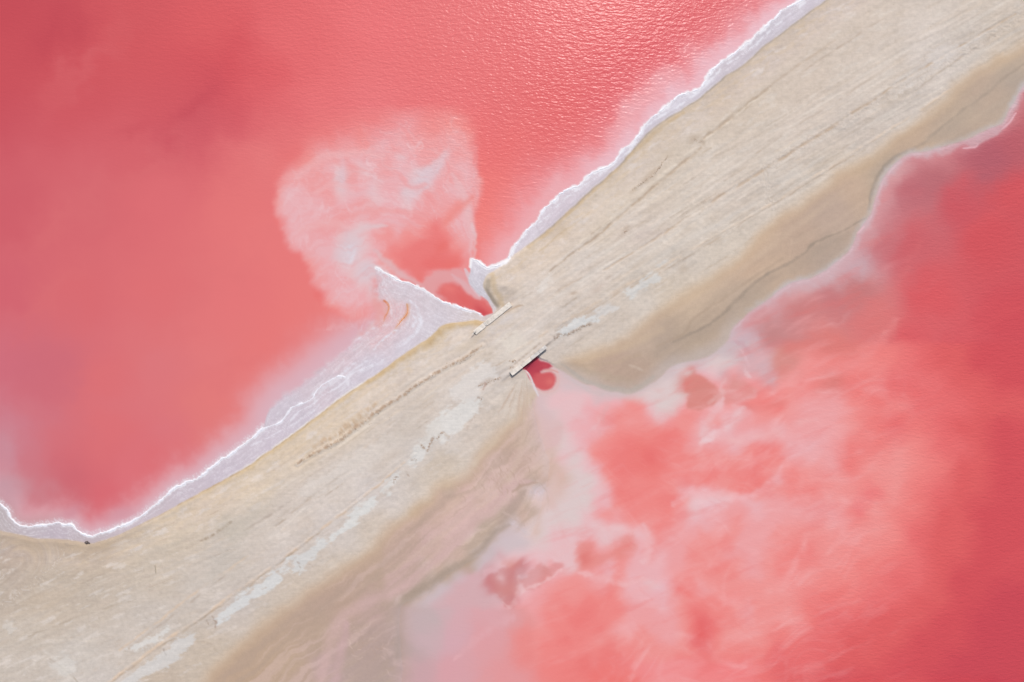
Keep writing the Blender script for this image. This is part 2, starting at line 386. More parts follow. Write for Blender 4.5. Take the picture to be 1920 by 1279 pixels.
# the big pale plume from the culvert
NWL = [[24,25,25,25,25,25,26,26,25,6,6,6,6,6,7,5,6,6,25,25,25,24,24,24,24],
[24,24,25,25,25,25,25,26,26,26,26,6,7,7,7,6,6,6,6,26,24,24,24,24,24],
[24,24,25,25,25,25,26,26,6,6,7,7,7,8,7,6,6,6,6,5,24,24,24,24,24],
[24,24,25,25,26,26,26,7,7,6,7,8,8,7,7,7,7,7,7,6,24,24,24,24,24],
[24,24,24,25,6,7,7,7,7,7,7,8,7,8,7,7,7,7,7,7,24,24,24,24,24],
[24,24,25,6,6,7,7,7,8,8,8,7,8,8,8,7,7,7,7,7,24,24,24,24,24],
[24,25,7,7,7,7,8,9,7,9,8,7,8,8,9,27,27,7,8,8,24,24,24,24,24],
[24,25,7,7,7,7,7,27,7,8,9,8,8,8,27,27,8,7,7,8,6,24,24,24,24],
[24,6,8,8,7,7,7,9,8,8,9,8,8,27,9,7,7,8,8,7,7,24,24,24,24],
[24,6,8,8,8,8,7,8,8,7,9,8,8,9,8,7,7,7,6,7,6,24,24,24,7],
[24,7,8,8,8,8,8,7,7,8,7,8,8,8,7,7,7,6,7,8,24,26,24,6,8],
[24,25,8,8,8,7,7,7,8,9,8,8,8,7,7,6,25,6,8,8,25,25,6,7,9],
[25,25,8,8,8,8,8,9,27,9,7,6,7,6,6,26,25,26,7,8,25,6,8,9,9],
[24,24,7,8,8,8,8,27,27,9,8,7,26,26,25,25,25,25,6,8,26,25,9,9,27],
[24,24,24,25,7,8,8,27,27,9,8,6,26,25,25,25,25,25,26,8],
[24,24,24,24,6,7,8,9,9,27,27,9,6,25,25,24,24,24,25,8],
[24,24,24,24,24,7,8,8,9,27,27,9,9,8,25,7,7,6,7,9],
[24,24,24,24,24,7,8,8,8,9,27],
[24,24,24,24,24,24,7,8,8,8,9],
[24,24,24,24,24,24,6,7,7,7,7,7],
[24,24,24,24,24,24,25,26,6,6,7]]
NW_BASE = C_NW.copy()
C_NW = lattice(C_NW, [(500, 200, 20, NWL)], amp=.8)
_pb = box(420, 120, 1010, 660)
_ps = sdist(crom([(519,344),(513,393),(526,441),(558,474),(581,508),(593,544),(613,580),(634,601),(700,640),(760,600),(895,640),(900,560),(888,490),(886,450),(888,415),(898,385),(904,355),(897,320),(890,290),(888,255),(880,225),(850,205),(780,215),(700,228),(620,250),(570,275),(535,315),(519,344)], 6), 90, _pb)
_pf = 9 + 50 * sm(380, 230, V[_pb]) * sm(890, 820, U[_pb]) + 18 * sm(330, 230, V[_pb])
_pm = sm(-_pf, _pf, _ps + 7 * N_MID[_pb] + 4 * N_WISP[_pb] + 1.5 * N_FIN[_pb])[..., None]
C_NW[_pb] = NW_BASE[_pb] * (1 - _pm) + C_NW[_pb] * _pm
for x, y, rx, ry, an, c, a in ((803,322,12,46,-48,'DBC5CF',.8),(825,298,8,26,-40,'DFC4CC',.7),(772,362,10,20,-25,'DEC3CC',.7),(643,325,6,34,4,'DFC0CA',.6),(697,350,6,24,-10,'E4BAC3',.5),(652,470,9,26,-12,'D9D0DA',.85),(659,482,4,16,-15,'DEDAE4',.9),(756,297,12,9,0,'DFC4CB',.6),
        (828,470,22,12,30,'E4716F',.6),(786,512,16,10,-50,'E47978',.6),(850,495,22,10,10,'E57472',.6),(848,410,6,18,-45,'EB8D8B',.5),(868,385,6,20,-55,'EC918F',.5),(890,320,5,60,0,'E8A4A9',.35)):
    splat(C_NW, x, y, rx, ry, an, c, a, 0.5)
_r = np.hypot(U - 890, V - 520); _t = np.arctan2(V - 520, U - 890) + .0022 * _r + .10 * N_MID
feath = fbm(_t * 10, _r / 130, 4, .6, 76); feath2 = fbm(_t * 26, _r / 90, 3, .6, 77)
_fm = sm(30, 90, _r) * sm(480, 300, _r) * np.clip((C_NW[..., 1] - .50) / .16, 0, 1) * (U < 905) * (V < 620)
mix(C_NW, .24 * _fm * sm(.05, .6, feath), hx('DFC3CB')); mix(C_NW, .20 * _fm * sm(.05, .6, -feath), hx('E88F91'))
mix(C_NW, .22 * _fm * sm(.1, .6, feath2), hx('E6CAD1')); mix(C_NW, .16 * _fm * sm(.1, .6, -feath2), hx('E78A8C'))
_a = U + 45 * WU; _b = V + 45 * WV
for _sa, _sb, _al, _off in ((70, 150, .40, 93), (40, 80, .28, 94)):
    _f = np.abs(fbm(_a / _sa, _b / _sb, 3, .45, _off))
    mix(C_NW, _al * sm(.06, 0, _f) * _fm * np.clip(.6 + N_MID, 0, 1), hx('EBD2D8'))
# swirling filaments
for p, c, a in (([(560,330,5),(600,300,8),(660,285,6),(720,292,3)],'E9B6BA',.5),([(640,410,3),(680,400,6),(740,395,5),(800,400,3)],'E8A0A2',.5),([(560,430,4),(610,420,7),(670,425,5),(720,436,3)],'E9B5B8',.45),
                ([(655,450,3),(665,435,6),(690,424,5),(724,427,2)],'DDC6CC',.75),([(880,480,3),(884,440,5),(879,400,7),(868,360,6),(850,330,3)],'E6B9BE',.7),([(886,485,3),(890,450,3),(884,420,2)],'E3C4C9',.7),
                ([(740,320,2),(770,350,5),(800,345,3)],'E9A1A4',.5),([(835,415,3),(860,390,7),(885,368,4)],'E98F8C',.6),([(590,360,3),(620,345,5),(650,350,3)],'EAB7BB',.5)):
    stroke(C_NW, p, c, a, 0.9, 3, 30, 3, nf=2)
stroke(C_NW, [(700,466,3),(730,492,5),(765,520,5),(792,534,3)], 'DDB9BE', 0.7, 0.9)
stir_lookup(C_NW, .8, 440, 150, 960, 640)
# pale arc and the red jet out of the culvert
area(C_NW, [(790,540),(798,522),(815,508),(845,505),(872,508),(886,528),(905,550),(924,575),(915,596),(880,584),(850,572),(815,556)], 'DFA2A6', 0.9, 5, 5, 2)
area(C_NW, [(822,548),(832,536),(850,534),(868,540),(884,552),(900,558),(914,568),(930,590),(912,604),(895,594),(868,580),(840,568)], 'DC6E70', 0.95, 7, 4, 2)
splat(C_NW, 838, 540, 16, 9, -20, 'E8807E', .7); splat(C_NW, 906, 586, 22, 9, -40, 'C9505A', .9, .15); splat(C_NW, 870, 562, 22, 9, -36, 'DC6668', .7, .2)
stroke(C_NW, [(848,515,2),(866,530,5),(884,548,5),(900,560,3)], 'DDB0B6', .8, .8, nf=2)
stroke(C_NW, [(872,505,2),(880,520,4),(888,540,4),(899,553,3)], 'D9C6CF', .85, .6, nf=1)
# algae bay beside the spit
area(C_NW, [(700,556),(716,553),(736,566),(738,590),(724,612),(690,630),(676,628),(700,600)], 'E4A6A6', .8, 8, 4, 2)

# ------------------------------------------------------------------ salt crust along the NW shore
CR = samples('''1500,12,D5CBD4 1440,60,CFC6CF 1380,110,D3C8D0 1300,185,D9D2DC 1200,262,D6CDD8 1110,340,DBCFD7 1040,400,DACDD6 990,450,DBD0D9 940,495,D9CED4 900,515,D3CBD4 892,540,CEC9D2 900,500,DDD8E2
720,530,DAC7CE 760,550,D7CBD3 800,570,D9CED4 850,590,D9CDD2 890,594,D9CBC8 820,600,D6CCD4 760,600,DDC8CE 730,620,DFC5CB 700,640,DEC6CB 780,570,D9C8CF 800,620,D9D0D8 760,650,D8D0DA 700,690,D6CEDA 650,720,D4CBD6 640,680,DDC3CA 600,730,D9C6CF 560,790,D0C5D2 520,820,D2C5D2 470,850,CFC2CE 420,885,CBBECB 350,920,C9BBC6 300,945,C8B8C0 240,985,C9B9C1 170,1012,BDAEB2 100,1000,BEB0BB 60,995,BBAFB5 0,980,B5A8A8 -60,950,B5A8A8 740,580,DFC2C4''', 8)
# algae-tinted streaks of the bay
for p, c, a in (([(720,564,1.6),(726,568,2.2),(729,576,2),(727,585,1.4),(722,594,1),(720,602,1)],'CF7A52',.85),([(763,571,1.4),(764,580,2.4),(760,592,3),(750,602,2.6),(742,614,1.2)],'D08A48',.95),
                ([(766,572,3),(764,590,4),(752,604,4),(738,622,2)],'E3B59A',.5),([(727,575,6),(722,600,5),(712,612,3)],'E7ABA4',.5)):
    stroke(CR, p, c, a, .7, 1, 10, 5)
    stroke(C_NW, p, c, a, .7, 1, 10, 5)
area(CR, [(730,565),(756,566),(764,585),(744,616),(716,640),(690,650),(706,620),(728,596)], 'E3BCC0', .75, 8, 4)
for p in ([(770,563,1.6),(777,572,2),(783,577,1.6)],[(783,577,1.5),(784,588,3),(790,600,3.4),(788,612,3),(776,628,3),(760,642,2),(744,652,1.5)],[(775,590,1),(779,600,2),(774,612,2)],
          [(745,618,1),(728,628,1.4),(712,642,1.4),(702,656,1.2)],[(702,615,1),(680,630,1.2),(664,640,1.4),(655,654,1.2)],[(690,676,1.5),(668,690,2),(650,708,3),(654,722,2)],[(640,708,1.5),(620,720,2),(596,733,2),(580,746,1.6)],
          [(666,680,1.4),(640,702,2),(610,728,2),(590,750,1.8)],[(654,706,2),(650,722,2.6),(640,732,1.8)],[(720,676,1.4),(700,686,1.6),(670,700,1.6)],[(600,760,1),(578,775,1.6),(556,792,1.2)]):
    stroke(CR, p, 'E9E5EE', .8, .8, 2.5, 8, len(p), .35, 8, nf=1.2)
lace2 = np.abs(fbm(AL / 60, TR / 12, 3, .5, 10))
mix(CR, .30 * sm(.08, .0, lace2) * sm(400, 520, U), hx('E8E2EC'))
CR += .35 * sm(640, 760, V)[..., None] * (hx('D6CAD0') - CR)
mix(CR, .45 * sm(.12, .0, np.abs(fbm(AL / 90 + .3 * N_MID, sdA / 8, 3, .6, 72))) * sm(-1, -6, sdA), hx('EEE9EF'))
mix(CR, .25 * sm(.10, .0, np.abs(fbm(AL / 70, sdA / 6, 3, .6, 73))), hx('BFB0B8'))
CR *= (1 + .015 * fbm(U / 12, V / 12, 2, .5, 11) - .02 * lace2)[..., None]

# ------------------------------------------------------------------ sand of the causeway
SA = samples('''1600,60,D6C4B6 1800,50,D9CABF 1880,20,D8C8BA 1905,60,D0BDAB 1500,150,D5C2B3 1400,200,D4C1B0 1300,260,D5C4B4 1650,130,D8C8BC 1750,110,DCCFC8 1760,180,D9CBC2 1500,260,D9C8BC 1350,350,DBCBBF 1450,300,DACBBF 1600,220,D7C7BC 1550,330,D9C6B4
1200,330,DAC8B6 1150,370,DBC9B5 1100,420,DDCAB6 1050,480,DFCBB7 1000,480,DEC9B3 1000,540,DFCEC0 1100,500,DED0C6 1200,430,DCCBC0 1250,480,DCCEC2 1300,430,DCCDBF 1350,450,DCCCBC 1200,560,DCCEC2 1150,600,D9C8BA 1250,540,D9C6B2 1000,620,E0D2C6 950,660,E0D3C6 900,650,DCCAB8 950,540,DDC9B4
1450,40,CDB9A5 1560,10,D0BDAC 1350,170,D0BBA6 1240,240,D0BCA6 1140,335,D2BDA5 1040,425,D4BEA6
920,720,DDD1C8 860,740,DBCFC6 800,650,DECCB8 700,730,DECAB4 640,790,DDC7AC 560,840,DCC5A8 480,900,DAC4A8 400,950,D8C2A9 330,990,D3BFA6 250,1020,CCB9A3 180,1040,C1AD97 80,1030,BAA693 30,1050,B9A594 -40,1010,B8A594 0,1100,BFAD9B 100,1080,C4B29F 100,1130,CBB9A6 200,1100,C8B7A5 300,1080,CDBCA9 50,1180,CDBDAC
60,1240,CEC0B2 150,1230,D2C6BA 250,1200,D1C3B6 300,1150,CBBEB2 380,1100,CBBEB2 420,1050,C9BDB1 480,1000,CFC1B4 560,950,D5C6BA 640,900,D8CABF 700,850,D6C8BC 750,800,CFBFB2 800,760,D6C5B6 850,700,D9C7B8 700,920,DDD2CC 620,980,DBCFC8 540,1050,D6C9C0 450,1130,D3C5BB 780,840,DED5CF 830,800,DFD6D0 650,1000,DCCFC5
700,1000,D8C5B2 640,1060,D5C1AC 560,1100,D2BEA9 500,1170,CFBBA6 400,1230,CDB9A3 300,1279,CBB6A0 820,870,D8C4AE 880,800,DACABC 950,750,D9C9B9 930,800,D5C1AF 1100,640,D8C6B4 1050,630,D6C6B9 1100,625,DACABE 990,720,D6C7B8 200,1279,D2C6BC''', 14)
N_ROAD = 1.3 * fbm(AL / 34, TR / 9, 4, .6, 70) + .5 * fbm(AL / 9, TR / 5, 2, .5, 71)
st1 = fbm(AL / 150, TR / 9, 3, .5, 12); st2 = fbm(AL / 70, TR / 5.5, 2, .5, 13); st3 = fbm(AL / 260, TR / 16, 4, .55, 14)
gr1 = fbm(U / 9, V / 9, 2, .5, 15); blot = fbm(AL / 60, TR / 30, 4, .6, 16)
roadm = sm(-95, -50, TR) * sm(92, 50, TR) * (.30 + .70 * sm(820, 1080, U))
roadr = roadm * sm(980, 1100, U)
amp = .018 + .022 * roadm
mix(SA, np.clip(.5 * sm(.1, .6, st1) * roadm, 0, 1), hx('D0BEAF'))
mix(SA, np.clip(.6 * sm(.05, .5, -st1) * roadm, 0, 1), hx('E6DACF'))
_sp = fbm(AL / 50, TR / 14, 4, .6, 80)
mix(SA, .55 * sm(.18, .5, _sp) * sm(-10, 40, -sdF) * sm(4, 20, sdE), hx('E4D8CE'))
mix(SA, .40 * sm(.2, .5, -_sp) * sm(-10, 40, -sdF) * sm(10, 30, sdE), hx('C8B5A4'))
mix(SA, np.clip(.28 * sm(.15, .6, st3) * roadm, 0, 1), hx('D0C0B2'))
mix(SA, np.clip(.35 * sm(.15, .6, -st3) * roadm, 0, 1), hx('E2D8D2'))
SA += .24 * sm(20, 60, sdE)[..., None] * (hx('E0D2C8') - SA) * (.35 + .65 * sm(100, 500, U))[..., None]
SA *= 1 - sm(60, 30, sdE)[..., None] * np.array([.015, .007, -.02], np.float32)
SA *= np.array([.985, .992, 1.008], np.float32)
SA[..., 2] *= 1 - .012 * sm(1000, 1200, U) * sm(40, 70, sdE)
SA += .18 * (hx('DCCBBB') - SA) * (.2 + .8 * sm(100, 500, U))[..., None]
SA *= (1 + amp * (st2 * .9) + .022 * gr1 + .02 * blot)[..., None]
# ochre cast of the NW slope, blotchy
slope = sm(1, 6, sdE) * sm(60, 20, sdE)
mix(SA, .30 * slope * sm(-.1, .5, fbm(AL / 40, TR / 12, 3, .6, 17)), hx('DFC6A8'))
mix(SA, .28 * slope * sm(.1, .5, fbm(AL / 25, TR / 12, 3, .65, 18)), hx('C9B49C'))
mix(SA, .75 * sm(9, 1, sdE + 2 * N_FIN) * sm(980, 1060, U), hx('BBAA98'))
mix(SA, .65 * sm(11, 2, sdE + 3 * N_FIN) * sm(930, 880, U) * sm(260, 420, U), hx('C9B08C'))
mix(SA, .5 * sm(36, 4, sdE + 8 * N_MID) * sm(330, 180, U), hx('B5A08A'))
stroke(SA, [(905,608,5),(880,604,6),(840,611,8),(822,628,8),(800,645,7),(770,662,6),(730,690,5),(690,716,4)], 'C6AB86', .75, .9, 3, 25, 3, .3, 20, nf=2)
stroke(SA, [(916,528,4),(915,545,4),(924,560,4),(934,572,4)], 'B4A595', .9, .8, 1, 10, 3, nf=1.5)
stroke(SA, [(925,515,4),(925,535,5),(935,556,5),(942,572,4)], 'C9B191', .6, .9, 2, 10, 3, nf=1.5)
stroke(SA, [(1280,212,3),(1235,243,4),(1180,292,4),(1130,342,3.5),(1080,385,4),(1030,432,4),(990,462,3)], 'C6AC8A', .55, .8, 2, 25, 9, .4, 30)
# windrow of graded clods
WR = [(560,868,1.2),(584,853,1.5),(600,845,2.4),(620,834,3),(640,824,3.4),(660,808,4),(676,797,5),(690,787,5),(702,776,3),(716,766,2.5),(735,754,2.2),(750,746,2.2),(768,732,2),(783,721,2.4),(800,711,2.4),(820,699,2.4),(842,686,2.6),(858,678,3),(868,674,3),(878,668,2),(892,656,1.6),(905,648,1.2)]
stroke(SA, [(x, y, w * .8) for x, y, w in WR], 'B1937A', .6, .8, 3.5, 9, 6, .8, 7, nf=1.8)
stroke(SA, [(x - 8, y - 9, w * 1.3) for x, y, w in WR[2:10]], 'C3A588', .5, .9, 4, 9, 8, .8, 7, nf=2)
stroke(SA, [(x + 3, y + 5, w * 1.0) for x, y, w in WR[2:]], 'E8DBCD', .5, .8, 2, 12, 7, .3, 16)
stroke(SA, [(438,975,2),(428,984,3),(418,991,2),(404,1000,2),(380,1012,1.5)], 'A99682', .7, .8, 2, 8, 5, .6, 8, nf=1.5)
# wheel tracks and grader lines
for p, c, a in (([(190,1290,2.4),(300,1208,2.6),(370,1162,2.6),(440,1112,2.4),(510,1062,2.4),(560,1026,2.2),(610,986,2.2),(655,952,2),(705,912,1.6),(760,866,1)],'DFC4AC',.6),
                ([(186,1296,1.2),(296,1215,1.4),(366,1169,1.4),(436,1119,1.2),(506,1069,1.2),(606,993,1)],'BEA995',.55),
                ([(230,1215,1.5),(330,1140,1.8),(420,1072,2),(470,1040,1.2)],'DDC4AE',.6),([(240,1216,1.2),(340,1142,1.4),(425,1076,1.4)],'B7A699',.45),
                ([(520,985,1),(560,950,2),(620,905,2),(660,880,1)],'B7A596',.6),([(530,990,1),(575,952,1.4),(625,915,1.2)],'E6DAD0',.5),([(450,1000,1),(520,955,2),(550,935,1)],'B5A69B',.5),
                ([(1084,470,1.6),(1140,425,2),(1225,352,2.2),(1300,290,2.4),(1312,280,2)],'C0AB97',.75),([(1318,262,2),(1360,230,3.4),(1400,198,3),(1440,168,2)],'C3AF9C',.75),
                ([(1078,465,1.2),(1134,420,1.4),(1219,347,1.6),(1294,285,1.6),(1440,170,1)],'E6D8C9',.6),([(1030,510,1),(1080,470,1.4),(1128,438,1.4)],'B9A594',.6),
                ([(1130,508,1),(1247,436,2),(1330,382,2.6),(1400,338,2.6),(1480,288,2.2),(1600,212,2.2),(1700,146,1.6),(1900,28,1.2)],'C4AD98',.65),
                ([(1250,440,1),(1336,386,1.6),(1484,292,1.4),(1604,216,1.2)],'E4D6CB',.5),
                ([(960,662,2),(1035,617,2.6),(1091,585,3),(1166,540,3),(1241,501,2.4),(1317,456,2),(1450,380,1.8),(1600,286,1.8),(1750,190,1.8),(1880,100,1.4)],'DEC8B4',.55),
                ([(1040,622,1),(1096,590,1.3),(1171,545,1.3),(1246,506,1.2),(1322,461,1),(1600,292,1)],'BFA996',.5),
                ([(1560,80,1.4),(1500,122,2),(1440,165,1.5)],'C5B1A0',.5),([(1650,40,1),(1560,98,1.6),(1500,138,1.2)],'BFAC9D',.5),([(1860,55,1.5),(1790,100,2.2),(1700,165,2),(1640,200,1.4)],'E3D9D2',.6),([(1870,62,1),(1800,108,1.4),(1712,172,1.2)],'C3B2A4',.5),
                ([(1400,300,1),(1500,232,1.6),(1600,170,1.4),(1700,100,1)],'C6B4A6',.45),([(1300,520,1),(1400,455,2),(1470,405,1.4)],'CBB8A6',.5),([(1150,400,1),(1250,330,1.6),(1330,280,1.2)],'C8B5A3',.45),
                ([(1180,480,1),(1280,415,1.4),(1380,350,1.2)],'E4D8CE',.5),([(1350,430,1),(1480,348,1.6),(1580,284,1.2)],'C9B8A9',.5),([(980,600,1),(1060,545,1.8),(1150,490,1.6),(1240,450,1)],'E6DBD1',.5),
                ([(990,590,1),(1040,550,1.6),(1090,520,1.2)],'C6B3A4',.5),([(1000,480,1),(1070,425,1.6),(1110,395,1)],'C8B196',.5),([(700,800,1.5),(760,765,2.4),(830,720,1.5)],'E4D2C0',.45),
                ([(60,1190,1),(160,1150,1.4),(260,1120,1)],'B5A593',.4),([(70,1205,1),(130,1195,1.6),(200,1200,1)],'DCCFC2',.5),([(100,1230,1),(140,1260,1.6),(165,1290,1)],'AFA193',.5),([(90,1215,2),(120,1240,2.6),(150,1279,2)],'DDD3CA',.5)):
    stroke(SA, p, c, a, .9, 3.0, 40, len(p) + int(p[0][0]) % 17, .8, 30, nf=1.0)
rr = np.random.RandomState(3)
for k in range(130):      # broken short scrape marks
    t0 = rr.uniform(0, 1); x = rr.uniform(120, 1850)
    i = int(np.argmin(np.abs(CL[:, 0] - x))); x0, y0 = CL[i]; dx, dy = CL[i + 1] - CL[i]; L = math.hypot(dx, dy); dx /= L; dy /= L
    off = rr.uniform(-75, 80) * (1 if x > 1050 else .75); l = rr.uniform(14, 75); w = rr.uniform(.5, 1.5)
    jx = rr.uniform(-30, 30); x0 += dx * jx; y0 += dy * jx
    px, py = x0 - dy * off, y0 + dx * off; r = rr.uniform(-.05, .05)
    ex, ey = px + (dx - dy * r) * l, py + (dy + dx * r) * l
    stroke(SA, [(px, py, w * .5), ((px + ex) / 2, (py + ey) / 2, w), (ex, ey, w * .4)], rr.choice(['BBA694', 'C6B2A1', 'E5DAD0', 'E0CAB5', 'B3A192']), rr.uniform(.2, .5), .9, 1.2, 20, k, .5, 12, nf=.6)
stroke(SA, [(952,686,1.5),(972,668,3),(994,650,3),(1014,633,1.5)], 'E6D9CD', .7, .8, 1, 12, 3)
stroke(SA, [(955,692,1),(975,674,1.4),(996,657,1.4),(1012,643,1)], 'B9A595', .55, .8, 1.2, 10, 4, .6, 8)
# white salt patches on the SE road edge
for p, c, a in (([(409,1153),(429,1133),(474,1102),(512,1073),(524,1076),(530,1088),(490,1113),(453,1137),(413,1166)],'E0DFDE',.9),([(546,1044),(562,1037),(590,1020),(610,1007),(616,1020),(579,1054),(553,1078)],'DFDDDB',.85),
                ([(527,1065),(541,1052),(544,1064),(531,1073)],'E2DFDC',.85),([(618,1006),(640,985),(670,952),(692,930),(708,934),(682,966),(652,992),(620,1016)],'E3E1DE',.9),([(716,916),(737,893),(752,884),(744,900),(728,924)],'E3DFDB',.85),
                ([(758,880),(772,850),(790,826),(811,790),(853,758),(902,748),(896,769),(874,796),(853,811),(830,830),(812,826),(800,850),(786,868)],'E5E1DD',.85),([(843,727),(885,693),(912,680),(928,692),(933,708),(908,718),(900,743),(853,748)],'E2DAD5',.8),
                ([(317,1214),(337,1196),(362,1180),(372,1195),(354,1214),(318,1246),(280,1262),(240,1290),(225,1275),(290,1232)],'DBD7D5',.8),([(245,1214),(275,1196),(302,1184),(322,1171),(304,1194),(262,1216)],'DEDAD6',.85),
                ([(1047,624),(1065,608),(1099,589),(1120,596),(1091,610),(1067,625)],'E1DFDD',.95),([(1110,585),(1138,573),(1157,580),(1140,588),(1121,594)],'E0DBD8',.75),([(1168,549),(1204,525),(1228,513),(1236,525),(1204,541),(1181,560)],'DFDCD9',.8),
                ([(930,640),(960,625),(990,640),(960,660)],'E5DACE',.6),([(700,830),(620,880),(560,925),(600,925),(700,870),(760,820),(740,810)],'DED4CD',.5),([(1220,500),(1250,486),(1240,500)],'E0DCD8',.6),
                ([(1004,544),(1018,530),(1040,510),(1030,530),(1008,552)],'E6DDD6',.7),([(100,1240),(130,1225),(150,1250),(120,1265)],'DCD6D0',.6),([(15,1170),(30,1160),(36,1175),(22,1184)],'DAD2CB',.6),([(1740,95),(1790,90),(1770,115),(1735,120)],'E0D6D0',.6),([(1440,350),(1500,310),(1480,340)],'DFD4CA',.5)):
    area(SA, p, c, a * .97, 3, 8, 3, nz=N_ROAD)
for p, c, a in (([(1040,636,1.4),(1042,629,2),(1050,626,1.6),(1064,628,1.6),(1080,620,1.6),(1095,611,1.6),(1108,609,1.8)],'A3948A',.85),([(902,720,2),(912,714,3),(930,712,3),(938,708,2)],'BBA596',.7),([(898,722,1.5),(910,719,2),(907,730,1.5)],'B08F82',.8),
                ([(897,745,1.5),(904,747,1.5),(902,752,1)],'93796B',.85),([(902,755,2),(900,768,2.2),(888,780,2),(880,795,2),(874,808,1.5)],'C3AC9E',.6),([(804,842,1),(808,830,1.5),(814,818,1.5)],'A58A7A',.8),([(820,822,1),(828,812,1.6),(834,808,1)],'B39A89',.7),
                ([(788,830,1.4),(798,840,1.6),(804,846,1.6)],'BFA898',.6),([(836,812,2),(842,825,2),(836,832,1.5)],'C4AE9C',.6),([(773,862,1.5),(778,858,1),(780,866,1)],'A48B7D',.7),([(738,904,1),(742,895,1.2),(748,892,1)],'9C8576',.8),([(762,884,1),(768,892,1)],'A78F80',.6),
                ([(392,1158,1),(394,1168,1.2)],'A38E80',.8),([(402,1152,1.2),(408,1165,1.2),(406,1175,1)],'A68F80',.8),([(372,1200,1.5),(394,1205,2),(406,1218,1.6),(416,1226,1)],'C0AC9A',.6),([(296,1056,.9),(297,1070,.9)],'988D78',.7),
                ([(560,1052,1),(566,1062,1.2)],'AF9C90',.7),([(582,1054,1),(588,1062,1)],'AF9C90',.6),([(615,1008,2),(622,1018,2)],'D8C5B4',.8),([(544,1050,1.6),(548,1070,2)],'D5C2B0',.8),([(312,1214,1),(316,1224,1)],'988C86',.7)):
    stroke(SA, p, c, a * .62, .9, 3.5, 6, int(p[0][1]) % 13, .75, 5, nf=1.2)
for x, y, rx, ry, an, c, a in ((960,745,40,10,38,'D8C9BC',.5),(1225,327,12,7,38,'C3AF9D',.6),(1211,339,10,6,38,'C0AC9A',.6),(1190,360,10,6,38,'C6B3A1',.6),(1249,297,9,10,38,'CBB9A8',.5),(1296,264,12,8,38,'BDAA98',.6),(1314,270,6,10,20,'BBA896',.6),(1325,252,6,4,38,'BCA997',.6),
        (1173,434,10,5,35,'BFAC9B',.6),(1166,446,18,5,35,'C9B6A8',.5),(1215,446,34,12,30,'CDBDB4',.6),(1282,504,8,8,0,'CBBAAA',.7),(1348,450,8,7,0,'CCBBAB',.6),(1074,550,8,3,20,'BDA898',.7),(1122,540,16,6,35,'CBB7AA',.6),(1140,520,10,4,40,'C6B3A5',.5),
        (770,800,50,34,35,'CDC0B5',.55),(740,860,40,18,35,'D3C4B8',.5),(470,975,50,20,35,'C6BBAE',.55),(440,1000,24,16,30,'C2B8AC',.5),(400,1060,70,18,35,'C6BCB2',.4),(320,1020,40,10,35,'C0B4A8',.4),(880,640,26,10,35,'CFBFAF',.6),(900,620,14,8,35,'D2C2B2',.5),
        (1350,420,60,8,32,'E0D6CE',.4),(1500,330,60,8,32,'DFD4CB',.4),(1690,150,30,12,20,'DDD2CA',.5),(1660,190,20,10,20,'CDBBAB',.4),(90,1120,80,14,20,'C7B4A1',.5),(1085,690,3,3,0,'BFA',0)):
    if a: splat(SA, x, y, rx, ry, an, c, a, .6, 1.2)
# radiating wrinkles above the NW headwall
for k in range(14):
    x = 938 + 2.6 * k; a0 = -0.9 + .09 * k
    stroke(SA, [(x, 586 - .8 * k, .6), (x + 5 + math.cos(a0) * 4, 580 - .8 * k + 12 * abs(math.sin(a0)), 1.1)], 'BFA791', .4, .9, 1, 5, k)

# ------------------------------------------------------------------ wet silt beyond the foot of the bank
MU = samples('''1905,95,C6AF9A 1880,105,C9B199 1850,170,C0A895 1870,190,BBA796 1800,210,C0AA96 1700,260,C4AA94 1600,350,C6AB96 1560,400,BEA696 1500,450,BFA592 1560,480,B6A192 1400,500,C9AD96 1400,560,BBA694 1300,560,CCB49D 1300,620,B8A390 1250,655,B39F8F 1200,640,C2AB99 1150,680,BBA190 1200,695,B9A08F 1100,665,CCB39B 1080,690,C2AA96 1620,300,C6AC93 1900,150,B4A395 1800,255,B8A392 1650,320,B9A593 1440,470,C8AD97 1340,600,BBA592
1000,750,D2BDAA 985,775,CDB3A0 1000,800,CDB3A6 960,830,CBAE9E 930,850,CBB199 900,880,C9AE94 860,900,C5AA92 840,950,C3A793 900,950,C8A99E 960,900,CAADA4 920,920,CCAFA5 980,950,BDA399 1000,900,C6AAA0 950,980,B8A095 850,1060,B6A295 800,1070,C8A9A0 750,1050,C4A697 700,1050,C1A693 650,1130,BCA190 600,1200,BBA28F 540,1240,C0A68E 690,1150,C2A49E 700,1200,B9A097 650,1250,B69F96 740,1230,B69F96 610,1250,C2A5A4 560,1270,BFA495 850,1000,C8A99E 800,1020,C6A799 780,1100,B7A090 750,1160,B59E90 730,1279,B8A198 500,1279,BFA48D 1010,830,D3BCB2 1000,860,D0B6AC 960,870,CCB0A4 1040,700,C6AE98''', 12)
